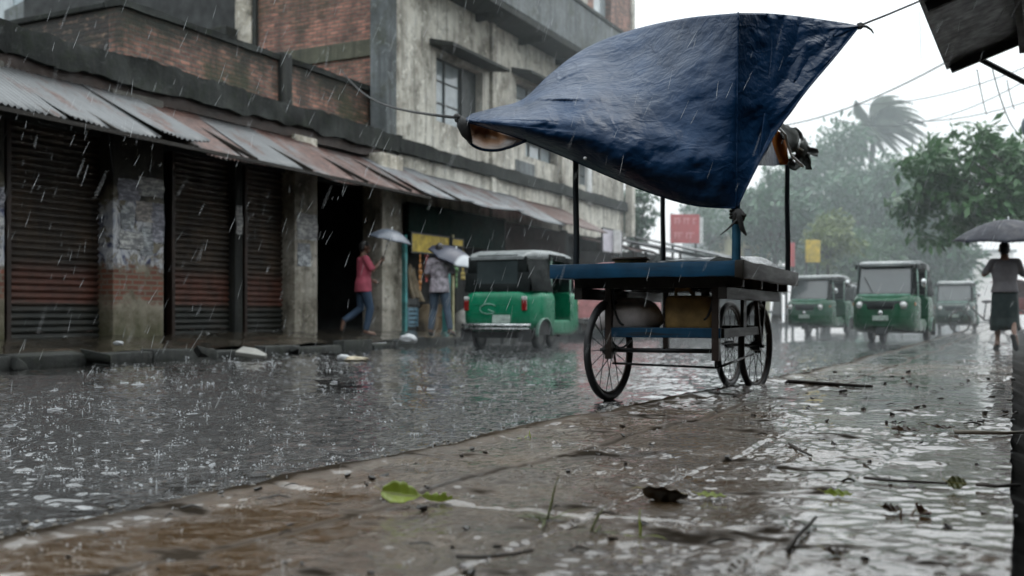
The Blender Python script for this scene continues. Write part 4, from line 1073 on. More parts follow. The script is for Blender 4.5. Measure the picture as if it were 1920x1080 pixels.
def crease(px, py, x0, y0, x1, y1, wd):
    dx, dy = x1 - x0, y1 - y0; L2 = dx * dx + dy * dy; t = ((px - x0) * dx + (py - y0) * dy) / L2
    tc = min(max(t, 0), 1); d = ((px - x0 - tc * dx) * -dy + (py - y0 - tc * dy) * dx) / math.sqrt(L2)
    return d / wd, max(0, 1 - abs(t - .5) * 2 + .25) if -.15 < t < 1.15 else 0
def wrink(px, py):
    d = 0.0
    # sharp fold running from the flap into the belly
    for (a, b, c, e, wd, am) in ((985, 187, 1130, 188, 12, .075), (1000, 172, 1120, 118, 14, .05), (1030, 150, 1110, 110, 12, -.04), (905, 222, 1060, 228, 8, .025), (930, 232, 1100, 250, 10, -.025)):
        q, k = crease(px, py, a, b, c, e, wd)
        d += am * k * math.exp(-q * q) * (1 if q < 0 else .55)
    # ripples fanning out from the right tip and hanging below the peak
    ang = math.atan2(py - 48, 1612 - px); r = math.hypot(px - 1612, py - 48)
    if px > 1383: d += .011 * math.sin(ang * 18 + .8 * math.sin(r * .02)) * min(1, r / 90) * math.exp(-r / 330)
    ang2 = math.atan2(py - 24, px - 1385 + 1e-6); r2 = math.hypot(px - 1385, py - 24)
    d += .012 * math.sin(ang2 * 17) * min(1, r2 / 60) * math.exp(-r2 / 170)
    ang3 = math.atan2(py - 220, px - 868); r3 = math.hypot(px - 868, py - 220)
    d += .012 * math.sin(ang3 * 24) * min(1, r3 / 70) * math.exp(-r3 / 240)
    X, Y = px / 100, py / 100
    fb_ = lambda x, y, s, o: float(fbm(np.array(x), np.array(y), s, o)) - .5
    d += fb_(X * 1.3, Y * 1.6, 101, 2) * .14
    d += fb_(X * 3.8 + Y, Y * 4.6 - X * .8, 103, 2) * .034
    d += fb_(X * 8.5, Y * 8.5 + X, 105, 2) * .014
    d += fb_(X * 15, Y * 15, 107, 2) * .006
    return d
def patchgrid(bot, top, nu, nv, bulge, seam0=False, seam1=False):
    out = []
    for j in range(nv + 1):
        v = j / nv; row = []
        for i in range(nu + 1):
            u = i / nu; b = spl(bot, u); t = spl(top, u); p = b * (1 - v) + t * v
            B = bulge(u) * math.sin(math.pi * v ** .72)
            fade = 1.0
            if seam0: fade *= min(1, u * 6)
            if seam1: fade *= min(1, (1 - u) * 9)
            fade_e = min(1, .35 + v * 5, .35 + (1 - v) * 5)
            w = p[2] - B - (wrink(p[0], p[1]) * (.25 + .75 * fade)) * fade_e
            row.append(tuple(P(p[0], p[1], w)))
        out.append(row)
    return out
gA = patchgrid(botA, topA, 150, 84, lambda u: -.0 + .80 * math.sin(math.pi * min(1, u * 1.0)) ** .9 if u < .999 else .0 *  math.sin(math.pi * .9984) , seam1=True)
gB = patchgrid(botB, topB, 74, 84, lambda u: -.05 + .10 * u * (1 - u), seam0=True)
bk_top = [Vector(p) for p in gA[-1]] + [Vector(p) for p in gB[-1][1:]]
# the far side of the sheet falls away behind the ridge to the back posts
bl_, brr = cw(*BLp, 1.92), cw(*BRp, 1.85)
back = []
nb_ = len(bk_top)
for j in range(25):
    v = j / 24; row = []
    for i, t in enumerate(bk_top):
        s = i / (nb_ - 1)
        tgt = Vector(gA[0][0]).lerp(bl_, min(1, s / .36)) if s < .36 else bl_.lerp(brr, min(1, (s - .36) / .31))
        k = i - 150
        if k > 0: tgt = Vector(gB[0][k]) + Vector((0, .05 * (1 - k / 74), 0)) if k > 18 else brr.lerp(Vector(gB[0][18]) + Vector((0, .04, 0)), k / 18)
        p = t.lerp(tgt, v) + Vector((-.25 * math.sin(math.pi * v) * ST * math.sin(math.pi * s), .45 * math.sin(math.pi * v) * math.sin(math.pi * s), .10 * math.sin(math.pi * v) * math.sin(math.pi * s))) * (1 if k < 0 else max(0, 1 - k / 18))
        if 0 < j: p += Vector((0, .03 * math.sin(i * .45 + j * .2), 0)) * math.sin(math.pi * s)
        row.append(tuple(p))
    back.append(row)
tm = MB(); tm.grid(gA); tm.grid(gB); tm.grid(back)
bm = bmesh.new(); me_ = bpy.data.meshes.new('tmp'); me_.from_pydata(tm.v, [], tm.f); bm.from_mesh(me_)
bmesh.ops.remove_doubles(bm, verts=bm.verts, dist=.0015); bmesh.ops.recalc_face_normals(bm, faces=bm.faces); bm.to_mesh(me_); bm.free()
t2 = MB(); t2.v = [tuple(v.co) for v in me_.vertices]; t2.f = [tuple(p.vertices) for p in me_.polygons]
t2.build('sheet', M['tarp'], tarp, smooth=True)
# hemmed lower edge and the seam over the front post
hem = [Vector(gA[0][i]) for i in range(0, 151, 3)]
MB().tube(hem, .008, 6).build('hem', M['tarp'], tarp, smooth=True)
hem2 = [Vector(gB[0][i]) for i in range(0, 75, 2)]; MB().tube(hem2, .007, 6).build('hem', M['tarp'], tarp, smooth=True)
sm = [Vector(gA[j][-1]) + Vector((0, -.012, 0)) for j in range(0, 85, 3)]
MB().tube(sm, [.006] * len(sm), 6).build('seam', M['tarp'], tarp, smooth=True)
# scooped flap at the left tip: brown underside showing
lip = [(868, 222, 7.02), (872, 245, 7.06), (880, 266, 7.1), (900, 279, 7.12), (930, 282, 7.1), (958, 275, 7.02), (985, 264, 6.76)]
upp = [(870, 224, 7.06), (890, 234, 7.26), (905, 238, 7.36), (925, 244, 7.40), (945, 251, 7.32), (965, 257, 7.1), (985, 263, 6.80)]
arr = []
for j in range(13):
    v = j / 12; row = []
    for i in range(31):
        a = spl(lip, i / 30); b = spl(upp, i / 30); p = a * (1 - v) + b * v
        row.append(tuple(P(p[0], p[1], p[2] + .16 * math.sin(math.pi * v) * math.sin(math.pi * i / 30) + .012 * math.sin(i * 1.3 + v * 4))))
    arr.append(row)
MB().grid(arr).build('underside', M['lining'], tarp, smooth=True, solid=.004)
MB().tube([P(*spl(lip, t)) for t in np.linspace(0, 1, 30)], .012, 6).build('hem', M['tarp'], tarp, smooth=True)
# black bunched corner
MB().tube([P(862, 219, 7.0), P(868, 232, 7.0), P(874, 250, 7.03), (P(884, 268, 7.06))], [.02, .05, .04, .012], 8).build('bunched_corner', M['rope'], tarp, smooth=True)
# brown cloth under the right side, with torn rags at the back post
oc = [(1404, 313, 7.0), (1425, 309, 7.25), (1452, 308, 7.6), (1479, 309, 7.95)]
ot = [(1425, 268, 7.05), (1440, 252, 7.3), (1460, 246, 7.6), (1474, 262, 7.95)]
arr = [[tuple(P(*(spl(oc, i / 20) * (1 - j / 10) + spl(ot, i / 20) * (j / 10) + np.array([0, 0, .05 * math.sin(i * .8 + j * .5)])))) for i in range(21)] for j in range(11)]
MB().grid(arr).build('lining', M['orange_cloth'], tarp, smooth=True, solid=.006)
def ragstrip(pts, w, mat, name, seed):
    rn = random.Random(seed); arr = []
    for i in range(17):
        t = i / 16; p = P(*spl(pts, t)); d = (P(*spl(pts, min(1, t + .02))) - P(*spl(pts, max(0, t - .02)))).normalized()
        s = d.cross(Vector((ST, -CT, .2))).normalized(); ww = w * (1 - .75 * abs(t - .4)) * rn.uniform(.7, 1.2)
        arr.append([p + s * ww * k + Vector((0, .03 * math.sin(t * 9 + k * 3), 0)) for k in (-1, -.5, 0, .5, 1)])
    return MB().grid(arr).build(name, mat, tarp, smooth=True, solid=.005)
ragstrip([(1462, 240, 7.6), (1482, 258, 7.8), (1500, 282, 7.95), (1497, 300, 8.0)], .09, M['rag'], 'rag', 1)
ragstrip([(1478, 244, 7.9), (1492, 250, 8.0), (1503, 268, 8.1), (1516, 282, 8.15), (1534, 287, 8.2)], .05, M['rag'], 'rag', 2)
ragstrip([(1480, 300, 7.9), (1490, 312, 7.95), (1503, 300, 8.0), (1512, 292, 8.0), (1517, 318, 8.0)], .045, M['rag'], 'rag', 3)
MB().tube([P(1458, 238, 7.55), P(1472, 252, 7.6), P(1477, 272, 7.7), P(1484, 292, 7.75), P(1506, 312, 7.8)], .010, 6).build('cord', M['cord_white'], tarp, smooth=True)
MB().tube([P(1500, 262, 7.9), P(1497, 276, 7.85), P(1506, 282, 7.9)], .008, 6).build('cord', M['cord_white'], tarp, smooth=True)
# ties
def knot(c, r, name='knot', seed=0):
    rn = random.Random(seed); k = MB()
    for i in range(5): k.ball(Vector(c) + Vector([rn.uniform(-r, r) * .5 for _ in range(3)]), (r * rn.uniform(.5, .9), r * rn.uniform(.5, .9), r * rn.uniform(.5, .9)), 8, 6)
    return k
k1 = knot(P(1612, 48, 7.15), .025, seed=1); k1.tube([P(1612, 48, 7.15), P(1625, 50, 7.15), P(1634, 56, 7.15), P(1638, 63, 7.15)], [.012, .009, .007, .004], 6); k1.build('knot', M['rope'], tarp, smooth=True)
k2 = knot(P(858, 221, 7.0), .032, seed=2); k2.build('knot', M['rope'], tarp, smooth=True)
k3 = knot(P(1386, 408, 6.4), .045, seed=3)
for pts, r in ((((1384, 392, 6.3), (1386, 408, 6.3), (1392, 430, 6.3), (1399, 441, 6.32)), .020), (((1384, 410, 6.3), (1376, 418, 6.3), (1364, 430, 6.3), (1350, 441, 6.3)), .008), (((1378, 398, 6.3), (1390, 404, 6.3), (1399, 404, 6.3)), .014)):
    k3.tube([P(*q) for q in pts], [r, r, r * .8, r * .3][:len(pts)], 6)
for i in range(3): k3.loop([cw(FRp[0] + .034 * math.cos(t), FRp[1] + .034 * math.sin(t), 1.25 + .022 * i) for t in np.linspace(0, 6.1, 12)], .010, 6)
k3.build('knot', M['rope'], tarp, smooth=True)
tag(MB().tube([P(1612, 48, 7.15), P(1665, 27, 7.4), P(1722, 3, 7.6)], .008, 6).build('tie_rope', M['rope'], smooth=True), 'thin rope from the right tip of the tarpaulin up to the dark canopy', 'rope')
pr_ = [P(858, 221, 7.0)]; e_ = W(640, 132, XF - .5)
for t in np.linspace(.1, 1, 12): q = pr_[0].lerp(Vector(e_), t); q.z -= .22 * math.sin(math.pi * t); pr_.append(q)
tag(MB().tube(pr_, .012, 6).build('tie_rope', M['rope'], smooth=True), 'sagging rope from the left tip of the tarpaulin to the brick parapet', 'rope')
tag(MB().ball(P(1097, 297, 6.45), .012, 10, 8).build('eyelet', M['cord_white'], smooth=True), 'small pale eyelet ring at the lower hem of the blue tarpaulin', 'eyelet')
M['trim'] = m_basic('pale_green_trim', (.20, .36, .29), .3)
M['trimg'] = m_basic('grey_green_rail', (.15, .24, .20), .35)
# ------------------------------------------------------------------ three-wheeled auto rickshaw, local: forward +y
def rrect(y, hw, z0, z1, r, n=5):
    """rounded rectangle ring in the plane y"""
    r = min(r, hw * .95, (z1 - z0) * .49); pts = []
    for cx, cz, a0 in ((hw - r, z1 - r, 0), (-hw + r, z1 - r, 90), (-hw + r, z0 + r, 180), (hw - r, z0 + r, 270)):
        for k in range(n + 1):
            a = R(a0 + 90 * k / n); pts.append((cx + r * math.cos(a), y, cz + r * math.sin(a)))
    return pts
def small_wheel(root, x, y, r, w=.10):
    e = empty('wheel', (0, 0, 0)); e.parent = root; n = 28
    pr = [(-w / 2, r * .62), (-w / 2, r * .9), (-w * .35, r), (w * .35, r), (w / 2, r * .9), (w / 2, r * .62)]
    arr = [[(a, b * math.cos(2 * math.pi * k / n), b * math.sin(2 * math.pi * k / n)) for a, b in pr] for k in range(n + 1)]
    MB().grid(arr).build('tyre', M['rubber'], e, smooth=True)
    MB().tube([(-w * .42, 0, 0), (-w * .2, 0, 0), (w * .2, 0, 0), (w * .42, 0, 0)], [r * .63, r * .5, r * .5, r * .63], 24).build('rim', M['rim'], e, smooth='auto')
    e.location = (x, y, r); return e
def make_rickshaw(label, body, group='green auto rickshaws on the wet street', lit=0):
    t = empty('auto_rickshaw', (0, 0, 0), label=label, cat='auto rickshaw', group=group)
    # rear tub
    rings = [rrect(-1.32, .48, .46, .88, .16), rrect(-1.29, .56, .38, .95, .2), rrect(-1.20, .63, .31, 1.0, .2), rrect(-.8, .67, .28, 1.02, .17), rrect(-.36, .665, .25, 1.0, .12), rrect(-.30, .655, .25, .94, .09)]
    MB().loft(rings).build('rear_body', body, t, smooth='auto')
    rings = [rrect(-.30, .63, .25, .50, .05), rrect(.55, .62, .23, .50, .05)]
    MB().loft(rings).build('floor', body, t, smooth='auto')
    rings = [rrect(.50, .625, .23, .98, .10), rrect(.70, .62, .22, 1.0, .12), rrect(.92, .60, .23, .99, .14), rrect(1.08, .54, .26, .96, .16), rrect(1.22, .44, .30, .90, .16), rrect(1.30, .30, .36, .84, .13)]
    MB().loft(rings).build('front_body', body, t, smooth='auto')
    # dark lamp band round the nose
    band = []
    for (x, y) in ((-.605, .82), (-.54, 1.05), (-.40, 1.215), (-.2, 1.318), (0, 1.335), (.2, 1.318), (.40, 1.215), (.54, 1.05), (.605, .82)):
        band.append([(x, y, .70), (x * 1.0, y + .012, .78), (x, y, .86)])
    MB().grid(band).build('lamp_band', M['hood'], t, smooth=True, solid=.012)
    for s in (-1, 1):
        h = MB(); c = Vector((s * .40, 1.20, .78)); d = Vector((s * .35, .94, 0)).normalized()
        h.tube([c - d * .02, c + d * .045], [.085, .08], 18).build('headlight', M['chrome'], t, smooth='auto')
        MB().ball(c + d * .035, (.066, .066, .066), 14, 8).build('lens', M['lamp'], t.children[-1], smooth=True)
        MB().box((s * .59, .93, .80), (.03, .07, .06)).build('indicator', M['lamp_orange'], t, bevel=.01)
    MB().ball((0, 1.325, .62), (.05, .03, .06), 12, 8).build('badge', M['chrome'], t, smooth=True)
    MB().box((0, 1.335, .52), (.30, .012, .10), (R(-12), 0, 0)).build('number_plate', M['plate'], t, bevel=.006)
    tr = MB(); tr.bar((-.5, .955, .985), (.5, .955, .985), .05, .035); tr.build('cowl_trim', M['trim'], t, bevel=.01)
    # front wheel and mudguard
    small_wheel(t, 0, 1.02, .205, .09)
    mg = [[(x, 1.02 + .27 * math.cos(a), .205 + .25 * math.sin(a)) for x in (-.09, -.07, 0, .07, .09)] for a in np.linspace(R(-8), R(150), 16)]
    MB().grid(mg).build('mudguard', M['hood'], t, smooth=True, solid=.012)
    fk = MB()
    for s in (-1, 1): fk.tube([(s * .07, 1.02, .2), (s * .075, .93, .5)], .018, 8)
    each(fk, 'fork', M['iron'], t, smooth=True)
    for s in (-1, 1): small_wheel(t, s * .56, -.78, .215, .11)
    for s in (-1, 1):
        ar = [[(s * (.668 + q), -.78 + .30 * math.cos(a), .25 + .28 * math.sin(a)) for q in (-.03, .028, .03)] for a in np.linspace(R(-5), R(185), 18)]
        MB().grid(ar).build('wheel_arch', M['trimg'], t, smooth=True, solid=.02)
        MB().loft([[(s * .670, -.78 + .26 * math.cos(a), .25 + .25 * math.sin(a)) for a in np.linspace(0, math.pi, 14)], [(s * .672, -.78 + .26 * math.cos(a), .25 + .25 * math.sin(a)) for a in np.linspace(0, math.pi, 14)]]).build('wheel_well', M['black'], t)
    MB().bb((-.56, -1.15, .20), (.56, -.45, .345)).build('chassis', M['iron'], t, bevel=.02)
    MB().tube([(-.5, -.78, .215), (.5, -.78, .215)], .03, 8).build('axle', M['iron'], t)
    # hood: dark sides and back, pale wet roof on top
    zt = 1.66
    rf = [rrect(.86, .47, 1.57, 1.62, .03), rrect(.78, .52, 1.55, 1.66, .09), rrect(.45, .57, 1.52, zt + .03, .15), rrect(-.2, .59, 1.50, zt + .055, .17), rrect(-.9, .585, 1.49, zt + .03, .16), rrect(-1.16, .56, 1.50, zt - .03, .13), rrect(-1.25, .50, 1.52, 1.57, .03)]
    MB().loft(rf).build('roof', M['hood_top'], t, smooth='auto')
    hd = MB()
    for s in (-1, 1):
        hd.add([(s * .64, -.34, .99), (s * .645, -1.20, .99), (s * .53, -1.21, 1.58), (s * .575, -.40, 1.60), (s * .62, -.34, .99), (s * .625, -1.18, .99), (s * .51, -1.19, 1.58), (s * .555, -.40, 1.60)],
               [(0, 1, 2, 3), (7, 6, 5, 4), (0, 4, 5, 1), (1, 5, 6, 2), (2, 6, 7, 3), (3, 7, 4, 0)])
        hd.bar((s * .60, .30, 1.58), (s * .60, -.4, 1.58), .03, .12)
        hd.bar((s * .58, .78, 1.56), (s * .60, .30, 1.56), .03, .10)
    # back panel round the rear window
    yb, yt, z0, z1 = -1.245, -1.235, .97, 1.60
    def q(x0, x1, za, zb):
        f = lambda z: yb + (yt - yb) * (z - z0) / (z1 - z0)
        hd.add([(x0, f(za), za), (x1, f(za), za), (x1, f(zb), zb), (x0, f(zb), zb), (x0, f(za) + .03, za), (x1, f(za) + .03, za), (x1, f(zb) + .03, zb), (x0, f(zb) + .03, zb)], [(0, 1, 2, 3), (7, 6, 5, 4), (0, 4, 5, 1), (1, 5, 6, 2), (2, 6, 7, 3), (3, 7, 4, 0)])
    q(-.60, -.38, z0, 1.3); q(-.55, -.38, 1.3, z1 - .03); q(.38, .60, z0, 1.3); q(.38, .55, 1.3, z1 - .03); q(-.38, .38, z0, 1.12); q(-.38, .38, 1.50, z1)
    h_ = hd.build('hood', M['hood'], t, bevel=.012, smooth=True)
    MB().bb((-.38, -1.228, 1.12), (.38, -1.222, 1.50)).build('rear_window', M['windshield'], t)
    # windscreen
    a, b = (.90, .99), (.74, 1.575); hw = .52
    ws = MB(); L = lambda s, k: (s, a[0] + (b[0] - a[0]) * k, a[1] + (b[1] - a[1]) * k)
    ws.bar(L(-hw, 0), L(-hw + .02, 1), .05, .04); ws.bar(L(hw, 0), L(hw - .02, 1), .05, .04); ws.bar(L(-hw, 1), L(hw, 1), .05, .04); ws.bar(L(-hw, .02), L(hw, .02), .05, .04)
    f = ws.build('windscreen_frame', M['hood'], t, bevel=.008)
    MB().add([L(-hw + .01, .02), L(hw - .01, .02), L(hw - .02, .99), L(-hw + .02, .99)], [(0, 1, 2, 3)]).build('windscreen', M['windshield'], f)
    MB().tube([L(.22, .03), Vector(L(.40, .62)) + Vector((0, .02, 0))], .010, 6).build('wiper', M['iron'], f)
    for s in (-1, 1):
        m = MB(); m.tube([(s * .55, .80, 1.20), (s * .68, .86, 1.24), (s * .72, .86, 1.24)], .012, 6)
        o = m.build('mirror', M['iron'], t); MB().ball((s * .73, .86, 1.22), (.06, .03, .085), 12, 8).build('mirror_glass', M['chrome'], o, smooth=True)
    # inside
    MB().bb((-.55, -1.0, .5), (.55, -.45, .72)).bb((-.55, -1.12, .72), (.55, -.95, 1.12)).build('passenger_seat', M['seat'], t, bevel=.04, smooth=True)
    MB().bb((-.25, -.15, .5), (.25, .2, .74)).bb((-.22, -.2, .74), (.22, -.13, 1.0)).build('driver_seat', M['seat'], t, bevel=.03, smooth=True)
    MB().tube([(-.33, .55, 1.02), (-.1, .62, .98), (.1, .62, .98), (.33, .55, 1.02)], .018, 8).tube([(0, .62, .98), (0, .8, .6)], .02, 8).build('handlebar', M['iron'], t, smooth=True)
    pl = MB()
    for s in (-1, 1): pl.tube([(s * .61, -.32, .5), (s * .60, -.34, 1.58)], .017, 8); pl.tube([(s * .60, .52, .5), (s * .57, .62, 1.56)], .018, 8)
    each(pl, 'side_bar', M['trimg'], t, smooth=True)
    for s in (-1, 1):
        o = MB().bb((s * .54 - .045, -1.33, .66), (s * .54 + .045, -1.285, .84)).build('tail_light', M['lamp_red'], t, bevel=.012)
        MB().bb((s * .54 - .045, -1.332, .845), (s * .54 + .045, -1.285, .90)).build('reflector', M['lamp'], t, bevel=.01)
    bp = MB(); bp.tube([(-.64, -1.28, .42), (-.5, -1.37, .42), (.5, -1.37, .42), (.64, -1.28, .42)], .026, 8); bp.tube([(-.62, -1.30, .36), (-.5, -1.36, .36), (.5, -1.36, .36), (.62, -1.30, .36)], .018, 8)
    bp.build('bumper', M['chrome'], t, smooth=True)
    em = MB(); em.tube([(.16 * math.cos(a) - .12, -1.326, .69 + .085 * math.sin(a)) for a in np.linspace(.5, 5.6, 18)] + [(-.06, -1.326, .655), (-.12, -1.326, .68)], .008, 5); em.build('emblem', M['trim'], t, smooth=True)
    MB().box((.12, -1.318, .52), (.34, .012, .14)).build('number_plate', M['plate'], t, bevel=.006)
    rv = MB()
    for z in (.62, .76): rv.bar((-.42, -1.318, z), (.42, -1.318, z), .012, .012)
    each(rv, 'panel_rib', body, t, bevel=.004)
    each(MB().bb((.44, -1.30, .14), (.66, -1.28, .36)).bb((-.66, -1.30, .14), (-.44, -1.28, .36)), 'mud_flap', M['rubber'], t)
    return t
rk = make_rickshaw('bright green auto rickshaw seen from behind beside the far kerb', M['green'])
rk2 = copy_tree(rk); rk2['label'] = 'green auto rickshaw driving towards the camera, nearest of those right of the cart'
def recol(o, mp):
    for ch in o.children:
        if ch.type == 'MESH' and any(ms.material in mp for ms in ch.material_slots):
            ch.data = ch.data.copy()
            for k, mm in enumerate(ch.data.materials):
                if mm in mp: ch.data.materials[k] = mp[mm]
        recol(ch, mp)
recol(rk2, {M['green']: M['green_dark']})
def put(o, px, py, rz, dz=0.0):
    p = G(px, py, 0.0); o.location = (p.x, p.y, dz); o.rotation_euler = (0, 0, R(rz)); return o
rk.location = (-7.78, 16.1, 0); rk.rotation_euler = (0, 0, R(1))
rk2.location = (-2.25, 22.2, 0); rk2.rotation_euler = (0, 0, R(176))
rk3 = copy_tree(rk2); rk3['label'] = 'hazy green auto rickshaw oncoming just right of the cart side'; p = P(1522, 600, 27.5); rk3.location = (p.x, p.y + 1.2, 0); rk3.rotation_euler = (0, 0, R(172))
rk4 = copy_tree(rk2); rk4['label'] = 'pale distant auto rickshaw in the mist left of the person under the umbrella'; p = P(1792, 600, 34); rk4.location = (p.x, p.y, 0); rk4.rotation_euler = (0, 0, R(180))
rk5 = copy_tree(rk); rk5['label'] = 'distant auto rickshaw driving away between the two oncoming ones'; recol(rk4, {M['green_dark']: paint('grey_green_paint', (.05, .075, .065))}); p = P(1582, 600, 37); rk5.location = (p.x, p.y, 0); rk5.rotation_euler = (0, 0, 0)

# ------------------------------------------------------------------ cycle rickshaw beside the walker
cy = empty('cycle_rickshaw', (0, 0, 0), label='cycle rickshaw with dark red hood half hidden behind the walking person', cat='cycle rickshaw')
for s in (-1, 1): wheel_at(cy, 'wheel', (s * .42, -.5, .35), 0, .35, 12, .02)
wheel_at(cy, 'wheel', (0, 1.05, .35), 0, .35, 12, .02)
fr = MB(); fr.tube([(-.42, -.5, .35), (.42, -.5, .35)], .02, 8); fr.tube([(0, -.5, .4), (0, .25, .38), (0, .75, .80)], .022, 8); fr.tube([(0, 1.05, .35), (0, .82, .75), (0, .76, .98)], .02, 8); fr.tube([(0, .3, .38), (0, .22, .9)], .02, 8)
fr.tube([(-.3, .66, 1.02), (-.1, .78, .99), (.1, .78, .99), (.3, .66, 1.02)], .014, 8); fr.build('frame', M['iron'], cy, smooth=True)
MB().ball((0, .2, .93), (.10, .16, .05), 12, 8).build('saddle', M['seat'], cy, smooth=True)
MB().bb((-.42, -.85, .55), (.42, -.25, .68)).bb((-.42, -.92, .68), (.42, -.82, 1.05)).build('passenger_seat', m_basic('red_vinyl', (.22, .03, .03), .4), cy, bevel=.04, smooth=True)
hd = [[(x, -.45 - .55 * math.cos(a), 1.0 + .55 * math.sin(a)) for x in np.linspace(-.48, .48, 7)] for a in np.linspace(0, R(115), 14)]
MB().grid(hd).build('hood', m_basic('dark_red_hood', (.10, .03, .035), .5), cy, smooth=True, solid=.02)
MB().bb((-.4, -.2, .30), (.4, .2, .34)).bb((-.43, -.26, .34), (.43, -.22, .56)).build('footboard', M['chrome'], cy, bevel=.01)
p = P(1862, 600, 29); cy.location = (p.x, p.y, .02); cy.rotation_euler = (0, 0, R(125))

# ------------------------------------------------------------------ pale van parked beyond the rickshaw
van = empty('parked_van', (0, 0, 0), label='pale pink van parked beyond the bright green rickshaw, mostly behind the cart', cat='van')
vb = m_basic('faded_pink_paint', (.52, .24, .24), .35, var=.2, dirt=.3)
rings = [rrect(-1.9, .70, .42, 1.60, .18), rrect(-1.8, .78, .36, 1.74, .2), rrect(.6, .79, .34, 1.78, .2), rrect(1.15, .77, .34, 1.66, .2), rrect(1.62, .76, .36, 1.08, .16), rrect(1.9, .68, .42, .95, .15)]
MB().loft(rings).build('body', vb, van, smooth='auto')
for s in (-1, 1):
    for a, b in ((-1.55, -.75), (-.65, .15), (.25, .85)): MB().bb((s * .778, a, 1.10), (s * .795, b, 1.52)).build('window', M['windshield'], van, bevel=.01)
    for y in (-1.15, 1.15): small_wheel(van, s * .68, y, .29, .18)
MB().bb((-.58, -1.89, 1.08), (.58, -1.84, 1.52)).build('rear_window', M['windshield'], van, bevel=.01)
for s in (-1, 1): MB().bb((s * .62 - .06, -1.91, .72), (s * .62 + .06, -1.85, 1.0)).build('tail_light', M['lamp_red'], van, bevel=.01)
MB().bb((-.72, -1.98, .36), (.72, -1.88, .50)).build('bumper', M['chrome'], van, bevel=.02)
p = P(1112, 600, 24.5); van.location = (p.x, p.y + 1.5, 0); van.rotation_euler = (0, 0, R(2))
# ------------------------------------------------------------------ people (local: facing +y)
def ell(c, hw, hd, n=20, tilt=0):
    c = Vector(c); return [c + Vector((hw * math.cos(2 * math.pi * k / n), hd * math.sin(2 * math.pi * k / n), tilt * math.sin(2 * math.pi * k / n))) for k in range(n)]
def hand(mb, wr, d, side, r=.009, curl=.7, palm_n=None):
    """palm with four unequal fingers and a thumb; d = direction of the hand, side = thumb direction"""
    d = Vector(d).normalized(); s = Vector(side); s = (s - d * s.dot(d)).normalized(); nrm = d.cross(s)
    wr = Vector(wr); pc = wr + d * .05
    mb.loft([[wr + d * t + s * a * math.cos(q) + nrm * b * math.sin(q) for q in np.linspace(0, 2 * math.pi, 10, endpoint=False)] for t, a, b in ((-.01, .026, .02), (.03, .036, .016), (.065, .041, .015), (.09, .038, .012))])
    for k, L in enumerate((.068, .078, .072, .055)):
        b = wr + d * .085 + s * (.028 - .019 * k); pts = [b]; dd = d.copy()
        for j in range(3):
            dd = (dd * math.cos(curl * .55) + nrm * math.sin(curl * .55)).normalized(); pts.append(pts[-1] + dd * L / 3 * (1.1 - .1 * j))
        mb.tube(pts, [r, r * .95, r * .88, r * .7], 8)
    b = wr + d * .03 + s * .034; mb.tube([b, b + (d * .5 + s * .6).normalized() * .03, b + (d * .9 + s * .4 + nrm * .5).normalized() * .058], [r * 1.2, r * 1.1, r * .8], 8)
